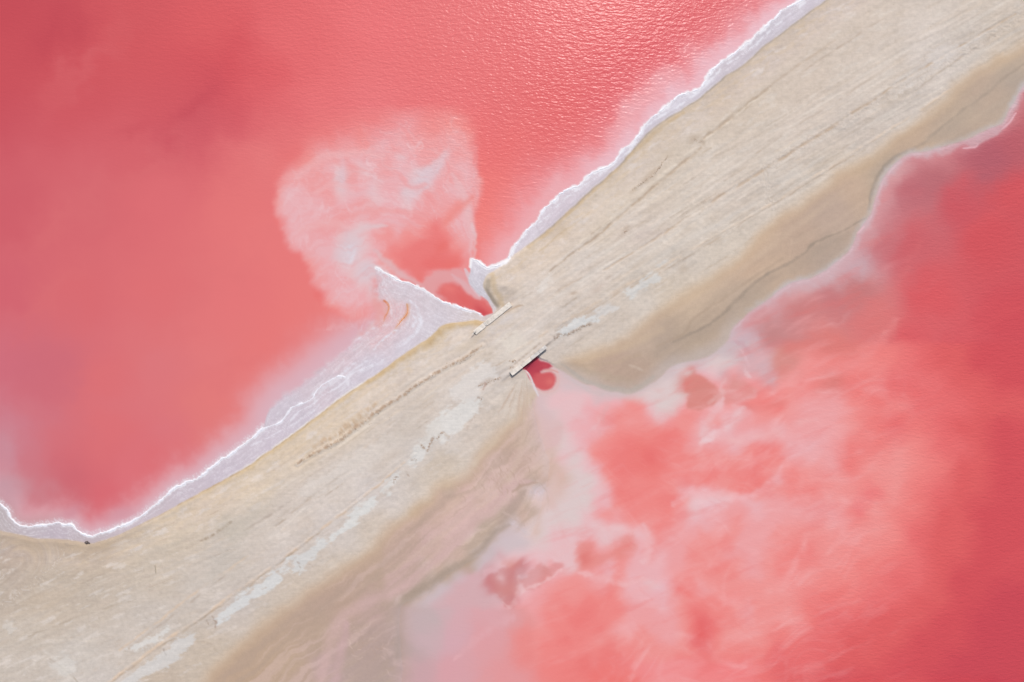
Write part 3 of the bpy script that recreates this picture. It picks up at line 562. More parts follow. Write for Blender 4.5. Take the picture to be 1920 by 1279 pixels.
T5 = [[-1,-1,-1,-1,-1,-1,-1,19,19,19,13,13,13,14,14,14,23,9],
[-1,-1,-1,-1,-1,-1,20,19,13,13,14,14,13,13,14,23,23,9],
[-1,-1,-1,-1,-1,-1,19,13,13,13,14,14,13,13,14,14,14,23],
[-1,-1,-1,-1,20,19,19,13,13,14,22,13,14,22,12,13,23,14],
[-1,-1,-1,-1,19,13,12,13,22,14,14,22,22,12,18,18,23,23],
[-1,-1,20,19,19,13,13,13,22,13,22,22,22,12,23,23,23,10],
[-1,20,19,19,13,13,13,22,22,22,22,12,12,13,12,23,18,10],
[-1,19,13,13,13,13,22,22,22,12,12,12,18,13,10,18,10,10],
[19,13,13,13,22,22,22,22,23,12,12,11,18,18,10,23,9,9],
[13,13,13,13,22,13,22,22,12,12,11,18,18,18,9,9,9,9],
[13,13,13,22,13,22,22,13,12,11,11,17,9,9,9,9,17,9],
[13,13,22,22,23,13,12,12,12,11,17,9,15,16,9,9,15,9],
[22,22,22,22,12,12,12,11,17,17,16,17,16,17,15,15,8,7],
[22,22,22,12,12,11,11,17,17,17,16,15,15,9,8,7,7,6],
[22,23,12,12,11,11,17,17,17,17,17,17,16,8,7,6,7,6],
[22,12,12,11,11,17,17,17,17,17,17,8,7,7,6,6,5,5]]
MU = lattice(MU, [(720, 840, 20, T5)], amp=.45)
mix(MU, .30 * sm(.1, .6, fbm(AL / 200, TR / 22, 4, .55, 20)), hx('B9A18F'))
mix(MU, .25 * sm(.1, .6, -fbm(AL / 200, TR / 22, 4, .55, 20)), hx('D0B7A2'))
MU *= (1 + .018 * fbm(AL / 80, TR / 14, 2, .5, 21) + .010 * N_FIN)[..., None]
MU *= (1 + .05 * sm(850, 950, V) * sm(780, 850, U))[..., None]
_lb = fbm(sdF / 13 + .8 * N_MID, AL / 260, 3, .55, 81); _lm = sm(720, 800, V) * sm(6, 24, sdF)
mix(MU, .45 * _lm * sm(.05, .45, _lb), hx('D8BBB3')); mix(MU, .40 * _lm * sm(.05, .45, -_lb), hx('B59E8E'))
fo = sm(30, 2, sdF + 4 * N_MID)
mix(MU, .55 * fo * sm(1000, 1100, U), hx('CFB294'))
mix(MU, .50 * fo * sm(1000, 950, U), hx('CDB295'))
for p, c, a, f in (([(1262,640,2),(1280,633,3),(1314,616,2.6),(1354,590,3),(1391,553,3),(1431,519,2.6),(1482,492,2.6),(1508,475,2.6),(1525,457,2.4),(1582,432,1.5),(1640,400,1)],'9F8E7F',.75,.8),([(1270,645,8),(1320,622,9),(1360,596,9),(1400,556,9),(1440,524,9),(1490,500,9),(1540,465,7),(1590,440,4)],'AD9A8A',.45,.9),
                   ([(1230,650,2),(1280,626,2.4),(1300,598,2.4),(1357,559,2.4),(1414,519,2.4),(1468,485,2)],'B09A86',.5,.8),([(1930,112,2),(1878,151,2.4),(1851,175,2.4),(1804,208,2),(1750,252,2.4),(1730,270,2.6),(1690,288,2.4),(1660,312,2.6),(1640,340,2)],'A59485',.6,.8),
                   ([(1700,285,2),(1676,296,3),(1652,322,3.4),(1636,356,3),(1628,392,2)],'A19284',.7,.8),([(1940,90,6),(1870,150,10),(1800,225,10),(1740,262,6)],'B5A393',.45,.9),
                   ([(1046,678,1.5),(1060,687,2.4),(1085,706,3.4),(1110,719,4),(1140,727,4),(1175,732,4),(1205,722,4),(1225,706,3)],'A9A092',.75,.8),([(1040,676,2),(1080,688,4),(1130,704,6),(1180,716,6)],'B9A592',.55,.9),
                   ([(1056,672,2),(1110,668,4),(1180,648,6),(1240,618,6)],'CFB69C',.5,.9),([(1044,680,1),(1090,684,2),(1150,680,3),(1200,664,3)],'BDA58F',.5,.8),([(1180,684,1.5),(1190,688,2.5),(1204,694,2)],'CBB6A6',.7,.8),([(1260,590,3),(1340,545,5),(1420,480,5),(1500,420,5),(1580,360,4)],'CDB49E',.5,.9),
                   ([(1080,1,1),(1081,1,1)],'CDB49E',0,.9)):
    if a: stroke(MU, p, c, a, f, 2.5, 40, 11, .25, 50, nf=1.2)
# pink-grey film strips on the SW flats
for p, c, a, f in (([(1000,905,2),(975,903,6),(952,918,6),(935,940,7),(912,962,9),(880,990,9),(850,1020,9),(810,1058,8),(770,1090,8),(730,1115,9),(690,1128,10),(650,1150,10),(625,1190,11),(612,1230,10),(600,1290,9)],'D0AFAA',.7,.9),
                   ([(955,985,4),(930,998,6),(905,1030,7),(870,1058,7),(830,1080,8),(795,1104,8),(762,1124,8),(752,1160,7),(748,1230,8)],'A99687',.8,.8),([(985,920,3),(968,940,9),(955,962,10),(942,980,8)],'B49D92',.65,.9),([(1008,905,1.5),(992,906,2.4),(976,912,2.4),(962,924,2)],'B69C8C',.6,.8),
                   ([(1014,906,1),(1024,925,1.6),(1030,945,1.4),(1026,960,1)],'B79F92',.6,.8),([(720,1180,14),(700,1220,18),(680,1279,18)],'B69E96',.5,.9),([(650,1170,6),(640,1220,9),(628,1279,9)],'CDAAAA',.6,.9),([(600,1150,10),(560,1180,14),(520,1215,12)],'B9A08E',.4,.9),
                   ([(990,760,2),(984,800,4),(975,850,5),(955,900,4)],'D2B8A8',.5,.9),([(998,750,1),(1004,780,2),(1012,820,2)],'C4AAA0',.4,.9),([(975,745,2),(955,790,4),(925,830,4),(890,870,4)],'D6C0A9',.5,.9),([(1010,770,6),(1024,830,8),(1024,890,6)],'D9C2BC',.6,.9),
                   ([(944,960,2),(962,972,2),(984,984,1)],'C9B0A6',.6,.7),([(770,1056,5),(820,1010,7),(870,960,6),(910,920,5)],'CBAEA3',.4,.9),([(590,1155,5),(640,1110,7),(700,1075,7),(760,1020,6)],'B59E8F',.35,.9)):
    stroke(MU, p, c, a, f, 3, 40, 12, .15, 60, nf=2)
# feathery run-off marks
for k in range(120):
    x, y = rr.choice([0, 1, 2]), 0
    cx, cy = ((960, 885), (925, 905), (690, 1210))[int(x)]
    x = cx + rr.normal(0, 34); y = cy + rr.normal(0, 22); an = rr.uniform(.5, 1.1) if cx > 800 else rr.uniform(0, 6.28); l = rr.uniform(5, 16)
    stroke(MU, [(x, y, .5), (x + math.cos(an) * l * .5, y + math.sin(an) * l * .5, rr.uniform(.6, 1.3)), (x + math.cos(an + .3) * l, y + math.sin(an + .3) * l, .4)], rr.choice(['B99C8C', 'D9BEB2', 'BFA294', 'D6BAB0']), rr.uniform(.25, .5), .9, 1.5, 5, k, nf=.6)
for k in range(36):      # fine radial fans by the SE headwall
    a0 = rr.uniform(1.45, 2.15); r0 = rr.uniform(18, 60); l = rr.uniform(20, 70); x, y = 985 + math.cos(a0) * r0, 692 + math.sin(a0) * r0
    for T_ in (MU, SA): stroke(T_, [(x, y, .5), (x + math.cos(a0) * l, y + math.sin(a0) * l, 1.3)], rr.choice(['C7AC9B', 'DCCCC0', 'CBB5A5']), rr.uniform(.2, .45), .9, 2, 12, k)

# ------------------------------------------------------------------ colour of the brine: SE lake, its right edge deepened by painted lens falloff
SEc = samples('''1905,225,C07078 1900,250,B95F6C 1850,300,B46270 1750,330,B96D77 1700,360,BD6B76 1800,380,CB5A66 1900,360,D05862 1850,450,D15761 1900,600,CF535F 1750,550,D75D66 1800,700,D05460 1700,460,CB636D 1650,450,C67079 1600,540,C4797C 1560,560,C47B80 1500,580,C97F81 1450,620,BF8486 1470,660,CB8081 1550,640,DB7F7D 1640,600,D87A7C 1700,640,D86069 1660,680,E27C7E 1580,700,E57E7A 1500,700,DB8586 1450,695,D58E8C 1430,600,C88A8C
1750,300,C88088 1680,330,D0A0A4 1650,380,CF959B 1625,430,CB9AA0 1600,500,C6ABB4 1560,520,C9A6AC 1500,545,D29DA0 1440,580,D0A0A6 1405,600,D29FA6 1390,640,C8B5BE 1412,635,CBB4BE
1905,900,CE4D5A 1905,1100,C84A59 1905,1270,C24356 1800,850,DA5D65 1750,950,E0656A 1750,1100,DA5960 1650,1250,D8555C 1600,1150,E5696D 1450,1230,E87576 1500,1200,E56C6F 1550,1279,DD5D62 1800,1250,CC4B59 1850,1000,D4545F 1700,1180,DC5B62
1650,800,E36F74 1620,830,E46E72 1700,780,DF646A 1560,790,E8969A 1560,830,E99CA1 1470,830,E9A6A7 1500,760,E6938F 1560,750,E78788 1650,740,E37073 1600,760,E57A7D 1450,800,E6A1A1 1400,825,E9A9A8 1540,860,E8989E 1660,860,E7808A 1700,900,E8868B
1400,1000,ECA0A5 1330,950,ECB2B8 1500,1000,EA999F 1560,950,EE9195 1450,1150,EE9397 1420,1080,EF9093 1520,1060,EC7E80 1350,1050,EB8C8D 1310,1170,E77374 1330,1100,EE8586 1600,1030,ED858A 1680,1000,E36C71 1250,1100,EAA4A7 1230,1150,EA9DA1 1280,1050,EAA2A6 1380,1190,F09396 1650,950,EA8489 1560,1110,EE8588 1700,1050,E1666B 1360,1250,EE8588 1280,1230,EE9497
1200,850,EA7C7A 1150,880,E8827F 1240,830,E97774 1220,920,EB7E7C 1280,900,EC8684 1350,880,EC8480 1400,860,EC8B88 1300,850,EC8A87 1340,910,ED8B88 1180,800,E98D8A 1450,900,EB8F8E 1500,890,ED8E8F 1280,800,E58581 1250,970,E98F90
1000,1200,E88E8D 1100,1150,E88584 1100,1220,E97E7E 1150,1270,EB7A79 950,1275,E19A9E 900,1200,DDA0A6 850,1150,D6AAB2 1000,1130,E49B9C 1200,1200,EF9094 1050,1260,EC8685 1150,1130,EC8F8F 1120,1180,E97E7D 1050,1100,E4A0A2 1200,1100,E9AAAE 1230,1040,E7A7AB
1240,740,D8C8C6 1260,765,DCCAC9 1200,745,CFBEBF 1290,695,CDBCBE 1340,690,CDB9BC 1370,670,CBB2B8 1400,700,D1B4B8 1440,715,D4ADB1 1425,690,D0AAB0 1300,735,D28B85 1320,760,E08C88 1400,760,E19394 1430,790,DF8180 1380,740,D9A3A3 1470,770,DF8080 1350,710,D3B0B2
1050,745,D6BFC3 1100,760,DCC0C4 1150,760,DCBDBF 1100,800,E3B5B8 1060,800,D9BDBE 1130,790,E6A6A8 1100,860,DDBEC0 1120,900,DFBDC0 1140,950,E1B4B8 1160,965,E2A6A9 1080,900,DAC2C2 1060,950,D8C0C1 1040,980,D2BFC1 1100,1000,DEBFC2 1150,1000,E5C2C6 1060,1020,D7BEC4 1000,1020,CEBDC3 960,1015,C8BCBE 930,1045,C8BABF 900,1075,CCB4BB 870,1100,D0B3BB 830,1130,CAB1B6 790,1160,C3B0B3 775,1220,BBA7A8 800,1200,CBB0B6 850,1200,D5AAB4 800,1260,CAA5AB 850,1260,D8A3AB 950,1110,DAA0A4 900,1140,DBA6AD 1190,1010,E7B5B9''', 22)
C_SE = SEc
T1 = [[-1,-1,-1,-1,-1,-1,-1,-1,-1,-1,-1,-1,-1,-1,-1,-1,-1,11,11,11,11,11,16,16],
[-1,-1,-1,-1,-1,-1,-1,-1,-1,-1,-1,-1,-1,-1,-1,11,11,11,11,17,17,17,17,15],
[-1,-1,-1,-1,-1,-1,-1,-1,-1,-1,-1,-1,-1,18,18,18,18,10,10,18,17,17,17,15],
[-1,-1,18,-1,-1,-1,-1,-1,-1,-1,-1,-1,10,18,10,15,8,9,17,7,17,17,17,15],
[-1,-1,9,18,18,11,-1,-1,-1,-1,18,10,10,10,15,15,15,7,7,15,7,7,17,6],
[-1,9,9,9,9,9,18,18,18,10,10,10,10,10,10,15,15,7,7,7,6,5,5,5],
[-1,10,9,9,9,8,8,8,8,6,6,9,10,10,7,6,7,8,6,7,5,5,5,5],
[-1,-1,10,9,9,8,7,7,6,6,6,7,9,7,6,6,7,7,8,9,7,6,6,6],
[-1,-1,-1,9,8,8,8,7,6,6,6,6,5,5,6,6,8,6,9,7,7,7,7,8],
[-1,-1,-1,10,9,8,7,6,5,5,5,5,4,4,5,7,9,8,8,8,8,8,7,7],
[-1,-1,-1,10,9,8,6,5,5,4,4,4,4,5,5,7,7,7,7,8,6,5,4,5],
[-1,-1,-1,-1,10,9,6,5,4,4,4,3,4,5,5,6,6,6,6,6,5,4,5,5],
[-1,-1,-1,-1,10,9,8,5,4,4,4,4,4,5,5,5,5,4,5,5,4,4,5,6],
[-1,-1,-1,-1,10,10,9,6,5,5,5,5,5,5,4,5,5,5,6,5,5,4,5,8],
[-1,-1,-1,-1,10,10,9,8,5,5,5,5,5,6,8,7,8,7,6,5,5,6,7,6],
[-1,-1,-1,-1,10,10,8,8,6,5,5,5,5,5,6,9,9,9,9,7,8,8,7,7]]
T3 = [[13,10,10,10,10,9,7,6,7,5,5,5,5,5,7,9,8,8,7,7,7,8,7,7],
[14,10,10,10,10,9,9,7,7,6,6,6,5,5,7,8,8,7,7,6,7,7,7,7],
[14,10,9,9,9,9,9,9,9,8,8,7,5,7,7,7,6,6,6,6,7,7,7,6],
[10,10,9,9,9,7,9,9,7,6,8,7,7,7,7,6,6,6,5,7,7,7,7,6],
[9,9,9,9,9,6,7,6,6,7,8,7,8,7,7,6,6,6,7,7,7,7,6,5],
[8,9,7,9,9,6,7,8,6,7,8,8,8,7,7,6,6,5,5,6,7,7,6,5],
[9,15,8,7,6,7,7,8,6,8,8,8,8,7,6,5,6,6,6,6,7,7,6,5],
[8,7,7,6,6,6,7,6,6,8,8,9,9,7,4,5,7,6,6,6,6,6,6,6],
[7,7,6,6,6,5,5,5,6,8,8,8,8,7,6,5,5,5,5,5,6,6,6,6],
[7,6,6,5,5,4,5,5,5,7,7,7,8,7,6,4,4,5,5,6,7,6,6,6],
[7,5,5,5,4,4,5,5,6,7,7,7,7,7,6,4,3,4,5,6,7,6,6,6],
[6,6,5,5,5,5,4,6,7,7,6,7,7,7,6,4,3,4,6,6,6,6,6,5],
[6,5,5,4,5,5,6,6,6,6,6,6,7,7,6,3,3,5,6,6,6,6,5,4],
[6,5,5,5,5,5,5,4,5,5,6,6,6,6,6,5,3,5,5,5,5,5,4,3],
[6,5,5,4,5,4,4,4,4,5,5,6,6,6,4,4,4,5,5,5,4,4,3,3],
[6,6,5,4,4,4,4,4,4,4,5,6,6,6,5,4,4,5,4,4,3,3,3,3]]
T24 = [[15,21,21,21,21,5,4,3,2,2,1,1],
[15,15,6,5,5,5,4,3,2,2,1,1],
[15,6,5,21,4,4,3,3,3,2,2,1],
[21,6,7,7,5,4,4,3,3,3,2,2],
[8,7,7,7,6,4,3,4,3,2,2,1],
[4,8,8,7,4,4,6,5,3,3,2,1],
[6,5,6,7,4,6,6,5,4,2,2,1],
[7,5,5,6,6,5,6,4,3,2,2,1],
[8,7,7,7,4,6,5,4,2,2,1,1],
[7,6,6,6,6,6,5,3,2,2,1,1],
[6,5,4,6,5,5,4,3,2,2,1,1],
[6,5,6,5,5,4,3,3,2,1,1,1],
[6,6,4,4,4,3,3,2,2,1,1,0],
[6,6,4,3,3,2,2,2,1,1,0,0],
[5,4,3,3,2,2,2,1,1,1,0,0],
[4,3,3,2,2,2,1,1,1,0,0,0],
[3,2,2,1,1,1,1,1,0,0,0,0]]
T24 = [r + [r[-1]] * 3 for r in T24]
C_SE = lattice(C_SE, [(1440, 640, 40, T24), (720, 840, 20, T5), (1000, 640, 20, T1), (1000, 959, 20, T3)])
splat(C_SE, 1215, 862, 30, 40, 10, 'E97A77', .4, .5); splat(C_SE, 1330, 945, 30, 12, 0, 'E9C3CC', .6, .5); splat(C_SE, 1170, 1000, 50, 8, -8, 'E8CBD0', .5, .5); splat(C_SE, 1236, 1100, 14, 26, -20, 'E8B5C0', .5, .5)
splat(C_SE, 1318, 1195, 9, 40, 12, 'E36769', .6, .3); splat(C_SE, 1730, 370, 60, 20, 22, 'B76A76', .5, .5); splat(C_SE, 1870, 290, 40, 30, 30, 'B35F6E', .5, .5)
for p, c, a, f, n in (([(925,1081),(942,1068),(959,1068),(967,1085),(975,1082),(969,1115),(955,1135),(942,1120),(930,1118),(922,1098)],'CB888A',.6,5,7),([(985,1078),(1012,1058),(1029,1065),(1042,1050),(1053,1061),(1029,1086),(1002,1102),(979,1100)],'D38D8E',.55,5,7),
                      ([(1089,1018),(1106,1021),(1110,1041),(1130,1038),(1156,1021),(1177,1001),(1190,1004),(1195,1025),(1173,1048),(1150,1055),(1110,1062),(1090,1065),(1084,1041)],'E08B87',.6,9,5),
                      ([(1281,722),(1286,712),(1298,708),(1308,706),(1320,709),(1334,720),(1346,727),(1350,740),(1335,760),(1310,770),(1290,765),(1287,748),(1292,740),(1282,733)],'D78B86',.95,5,3),
                      ([(1340,735),(1365,722),(1400,722),(1420,735),(1400,750),(1360,755)],'DB9593',.7,6,6),([(1228,640),(1229,640),(1228,641)],'D78B86',0,5,3)):
    if a: area(C_SE, p, c, a, f, n, n * .5)
splat(C_SE, 1100, 1045, 12, 16, 0, 'DC7C7A', .7, .3); splat(C_SE, 1310, 732, 24, 14, 0, 'D28781', .7, .3); splat(C_SE, 940, 1082, 10, 9, 0, 'DDB4B8', .8, .4)
for p, c, a in (([(1354,744,1.5),(1346,760,4),(1334,783,5),(1324,805,5),(1318,824,3)],'E6BFC3',.8),([(1394,766,1.5),(1371,788,3),(1354,805,4),(1336,821,4),(1316,833,3)],'E9CBD1',.9),([(1326,757,2),(1340,746,3),(1352,738,3),(1354,722,2),(1360,712,2)],'E3BABB',.7),
                ([(1365,765,1.5),(1390,752,2),(1415,738,3),(1430,725,2)],'E2AEB0',.6),([(1380,760,2),(1420,764,4),(1470,748,3)],'D97F7D',.35),([(1316,833,2),(1310,850,4),(1320,870,4),(1300,880,3)],'EDB4B6',.4),([(1330,822,2),(1380,824,5),(1440,815,5),(1490,795,4),(1530,790,3)],'EAB4B6',.6),
                ([(1414,640,4),(1408,660,5),(1420,680,6),(1440,700,6),(1448,720,4)],'D2AFB6',.7),([(1380,640,2),(1398,652,3),(1410,664,2)],'C9A0AA',.6),([(1396,690,1.5),(1402,700,2.4),(1406,710,2)],'E4CBD0',.7),([(1390,655,1),(1400,675,2),(1402,695,1.5)],'E0C4CA',.5),
                ([(850,1240,1),(890,1200,4),(930,1172,5),(960,1158,4)],'E0AFB6',.7),([(1086,1071,2),(1126,1085,4),(1163,1096,4),(1210,1088,3)],'ECB9BD',.75),([(1205,984,2),(1217,1010,5),(1214,1040,4),(1206,1058,2)],'EABBC0',.75),
                ([(975,1115,1),(990,1102,2),(1010,1100,2),(1030,1088,1.5),(1052,1068,1)],'EBC3C6',.75),([(976,1080,1),(974,1100,2),(966,1120,2),(955,1138,1.6),(940,1128,1)],'E8C2C5',.7),([(980,1060,1),(1000,1045,2),(1020,1042,2),(1048,1045,1.5)],'E6C2C8',.6),([(905,1085,2),(920,1070,3),(945,1060,2)],'E0B9C0',.6),
                ([(1340,840,2),(1380,870,4),(1410,866,3)],'E98C8A',0.3),([(1260,945,3),(1290,925,5),(1330,928,6),(1380,935,5),(1414,922,3),(1441,905,2)],'EEB8BE',.7),
                ([(1330,880,1),(1350,868,2.4),(1362,852,1.5)],'EFA4A4',.6),([(1410,925,1),(1440,910,3),(1460,890,2),(1470,870,1)],'EEAAAE',.6),([(1609,958,5),(1612,945,8),(1632,925,9),(1650,922,6)],'E8787D',.6),([(1130,830,1),(1128,870,1),(1150,920,1)],'E9A',0),
                ([(1062,700,2),(1090,722,3),(1130,736,4),(1170,742,5)],'CDBFC2',.7),([(1140,800,2),(1130,780,3),(1138,760,4)],'DDAFB2',.5),([(1106,808,1),(1118,790,2),(1126,768,1.5)],'E5C2C5',.5),([(1120,815,1),(1128,795,1.5),(1134,775,1)],'DFA6A8',.5),
                ([(1730,450,2),(1690,520,8),(1670,600,8),(1690,660,4)],'DA7479',.3),([(1500,720,2),(1550,700,6),(1600,680,8),(1650,640,6),(1680,600,3)],'E89496',.45),([(1540,745,3),(1600,722,6),(1660,700,5)],'E57F80',.4)):
    if a: stroke(C_SE, [(x, y, w * 1.45) for x, y, w in p], c if len(c) == 6 else 'E9AAAA', a * .75, .95, 4, 26, int(p[0][0]) % 19, .4, 30, nf=3.5)
stir_lookup(C_SE, .9, 860, 620, 1980, 1340)
turb0 = sm(1200, 1330, U + .4 * (V - 900)) * sm(1760, 1560, U + .3 * (V - 900)) * sm(655, 740, V)
_r = np.hypot(U - 985, V - 690); _t = np.arctan2(V - 690, U - 985) + .0004 * _r
fan = .6 * fbm(_t * 9 + .5 * N_BIG, _r / 170, 4, .6, 74); fan2 = .6 * fbm(_t * 22 + .5 * N_MID, _r / 110, 3, .6, 75)
_fm = sm(60, 160, _r) * sm(900, 500, _r) * (.25 + .75 * sm(1090, 1180, U)) * sm(1000, 1060, U)
mix(C_SE, .30 * _fm * sm(.1, .7, fan), hx('F0B9BE')); mix(C_SE, .26 * _fm * sm(.1, .7, -fan), hx('E4706F'))
mix(C_SE, .22 * _fm * sm(.15, .7, fan2), hx('F2C4C8')); mix(C_SE, .16 * _fm * sm(.15, .7, -fan2), hx('E57877'))
_wu = U + 60 * fbm(U / 190, V / 190, 2, .4, 95); _wv = V + 60 * fbm(U / 190, V / 190, 2, .4, 96)
_a = _wu * .88 + _wv * -.47; _b = _wu * .47 + _wv * .88
for _sa, _sb, _wd, _al, _off in ((230, 70, .34, .24, 90), (130, 34, .26, .13, 91)):
    _f = np.abs(fbm(_a / _sa, _b / _sb, 2, .3, _off))
    mix(C_SE, _al * sm(_wd, 0, _f) * turb0 * np.clip(.5 + 1.2 * N_MID, 0, 1), hx('F4C8CC'))
streaks = fbm((U * .91 - V * .41) / 110, (U * .41 + V * .91) / 26, 5, .55, 31)
turb = sm(1060, 1200, U + .2 * V - 100) * sm(1750, 1600, U)
mix(C_SE, .22 * sm(.1, .7, streaks) * turb, hx('F0B0B3')); mix(C_SE, .20 * sm(.1, .7, -streaks) * turb, hx('E46F70'))
mix(C_SE, .16 * sm(.05, .6, fbm((U * .9 - V * .44) / 240, (U * .44 + V * .9) / 60, 4, .5, 32)) * sm(1500, 1750, U), hx('E2666C'))
# rim of the shallow shore
rim = sm(1350, 1400, U) * sm(600, 560, V - .35 * np.clip(1500 - U, -400, 400))
rw = 11 + 18 * np.exp(-((U - 1540) / 60) ** 2) + 6 * np.exp(-((U - 1800) / 70) ** 2) + 5 * N_WISP
mix(C_SE, rim * np.clip(.9 + .5 * N_MID, 0, 1) * sm(rw * 1.3, rw * .1, sdD + 4 * N_FIN), hx('CABDC5'))
mix(C_SE, rim * np.clip(.2 + 1.1 * N_WISP, 0, .8) * sm(3.2, .8, np.abs(sdD - 3 - 2 * N_FIN)), hx('DCD5DE'))
mix(C_SE, rim * .4 * np.exp(-(np.clip(sdD + 6 * N_MID - 8, 0, 99) / 16) ** 2), hx('D6A0A6'))
mix(MU, rim * np.clip(.65 + .6 * N_MID, 0, 1) * sm(13, 0, -sdD + 3 * N_FIN), hx('C3BABA'))
rim2 = (1 - rim) * np.clip(1 - sm(720, 745, V) * sm(1100, 1060, U), 0, 1)
mix(MU, rim2 * .6 * sm(30, 0, -sdD + 6 * N_MID), hx('C6B8B4'))
mix(C_SE, rim2 * .45 * sm(16, 0, sdD + 5 * N_MID) * sm(1004, 1054, U), hx('C9BDC0'))
soft = np.clip(1 - sm(1240, 1290, U) * 1, 0, 1)
for p in ([(1905,212,1),(1894,228,1.6),(1884,238,1.6),(1878,242,1)],[(1806,278,1),(1818,277,1.8),(1828,276,1.8),(1834,271,1)],[(1620,425,1),(1612,433,1.6),(1606,438,1)]):
    stroke(C_SE, p, 'EBC3CE', .7, .8, .8, 8, 2)
area(C_SE, [(1806,268),(1830,258),(1862,240),(1880,240),(1870,252),(1840,268),(1820,276)], 'CDA8B0', .8, 3, 2)
# culvert pool
pm = box(960, 640, 1070, 760)
area(C_SE, [(960,700),(990,672),(1004,662),(1016,674),(1034,678),(1042,690),(1050,712),(1046,734),(1024,742),(1004,734),(990,716),(975,700)], 'D9BEBE', .8, 5, 2)
area(C_SE, [(974,690),(990,676),(1005,662),(1012,675),(1031,681),(1036,687),(1029,692),(1022,694),(1014,697),(1012,706),(998,712),(990,698),(980,694)], 'B9485A', 1, 3, 2)
area(C_SE, [(1016,699),(1034,697),(1042,708),(1040,722),(1029,730),(1013,729),(1000,718),(992,702),(1004,700)], 'CE6168', 1, 4, 2.5)
splat(C_SE, 992, 684, 14, 10, 40, 'A63C54', .9, .1); splat(C_SE, 996, 704, 8, 12, -35, 'B84558', .8, .1); splat(C_SE, 1022, 686, 8, 4, 0, 'C65560', .6, .1); splat(C_SE, 988, 680, 10, 6, 40, '8E3350', .8, .1); splat(C_SE, 1030, 716, 9, 8, 0, 'DE7A78', .6, .2)
stroke(C_SE, [(1043,692,1),(1047,706,1.6),(1046,722,1.8),(1036,733,1.8),(1020,736,1.4),(1006,728,1)], 'DDB6B6', .7, .9, 1, 8, 4)
mix(C_SE, (sm(14, 0, np.hypot(U - 1034, V - 700)) * .0), hx('FFFFFF'))
stroke(MU, [(985,694,.8),(993,704,1.6),(998,716,1.6),(1004,730,1.8),(1009,742,1)], 'DAD3D8', .95, .5, 1, 5, 3); stroke(C_SE, [(985,694,.8),(993,704,1.6),(998,716,1.6),(1004,730,1.8),(1009,742,1)], 'DAD3D8', .95, .5, 1, 5, 3)
stroke(C_SE, [(1018,695,.6),(1027,693.5,1.2),(1036,694,1.2),(1046,698,.8)], 'D79C98', .8, .9, .6, 6); stroke(MU, [(1038,690,1),(1046,694,1.6),(1056,702,1.8),(1066,708,1)], 'CFC2B6', .8, .6, 1, 6)

# ------------------------------------------------------------------ put the regions together
fine = lambda x: x + .8 * N_FIN
mA = sdA > 0
COL = CR.copy()
edge_soft = 1 - sm(-2.0, 2.0, sdE + 1.2 * N_FIN)
w = sm(-1.5, 1.5, sdE)[..., None]; COL = CR * (1 - w) + SA * w
wf = sm(-16, 16, sdF + 6 * N_MID)[..., None]; COL = COL * (1 - wf) + MU * wf
dsoft = 3 + 24 * sm(1100, 1150, V) * sm(900, 850, U) + 24 * sm(735, 790, V) * sm(1140, 1060, U) * (1 - .6 * sm(985, 1030, V))
wd = np.clip((sdD + 2 * N_MID + dsoft) / (2 * dsoft), 0, 1)[..., None]; wd = wd * wd * (3 - 2 * wd)
COL = COL * (1 - wd) + C_SE * wd
bay = sm(30, 12, np.hypot((U - 700) / 1.3, (V - 570) / 2.2) / 1.6)     # where the crust shelf goes under the brine without an edge
asf = 1.5 + 14 * bay + 9 * sm(760, 700, U) * sm(600, 640, V) * sm(780, 740, V)
wa = np.clip((sdA + asf * .6 * N_FIN + asf) / (2 * asf), 0, 1)[..., None]; wa = wa * wa * (3 - 2 * wa)
COL = COL * (1 - wa) + C_NW * wa
# dark damp line and salt lip where crust meets sand
mix(COL, .7 * sm(2.6, .4, np.abs(sdE - 1.5)) * sm(960, 1040, U) * np.clip(.7 + .8 * N_FIN, 0, 1), hx('A39A94'))
mix(COL, .6 * sm(4, 0, np.abs(sdE + 4)) * sm(960, 1040, U), hx('C9BFC6'))
mix(COL, .9 * sm(2.2, .5, np.abs(sdE + 1.2)) * sm(700, 680, U) * sm(400, 480, U) * np.clip(.8 + .9 * N_FIN, 0, 1), hx('F0E9E4'))
mix(COL, .7 * sm(2.2, .3, np.abs(sdE - 1)) * sm(700, 640, U) * sm(200, 330, U) * np.clip(.6 + 1.0 * N_FIN, 0, 1), hx('AF9676'))
# white salt rims
def salt(P, wfun, col, a, seed, reach=26, side=0, L=None):
    P = np.asarray(P)[:, :2]
    sl = box(P[:, 0].min() - reach, P[:, 1].min() - reach, P[:, 0].max() + reach, P[:, 1].max() + reach)
    D, A, _ = dist(P, reach, False, sl)
    wv = wfun(A, sl)
    mix(COL, np.clip(a * sm(wv * 1.25 + .8, wv * .6, D + .9 * N_FIN[sl]), 0, 1), hx(col), sl)
    return D, A, sl
def ramp(P, seed, lo, hi, sc=22):
    return lambda A, sl: lo + (hi - lo) * sm(-.25, .45, fbm(A / sc, np.full_like(A, seed), 3, .6))
def lacey(P, reach, a, seed, water):
    D, A, sl = salt(P, lambda A, sl: 0 * A + .01, 'FFFFFF', 0, seed, reach)
    s = sdA[sl]; side = (s > 0) if water else (s < 0)
    m = side * sm(reach, 1, D) * sm(.14, .02, np.abs(fbm(U[sl] / 7, V[sl] / 7, 3, .6, seed)))
    mix(COL, np.clip(a * m, 0, 1), hx('EEEBF3'), sl)
    m2 = side * sm(reach * .9, 2, D) * (.45 if water else .12)
    mix(COL, m2 * a, hx('DCD6E0'), sl)
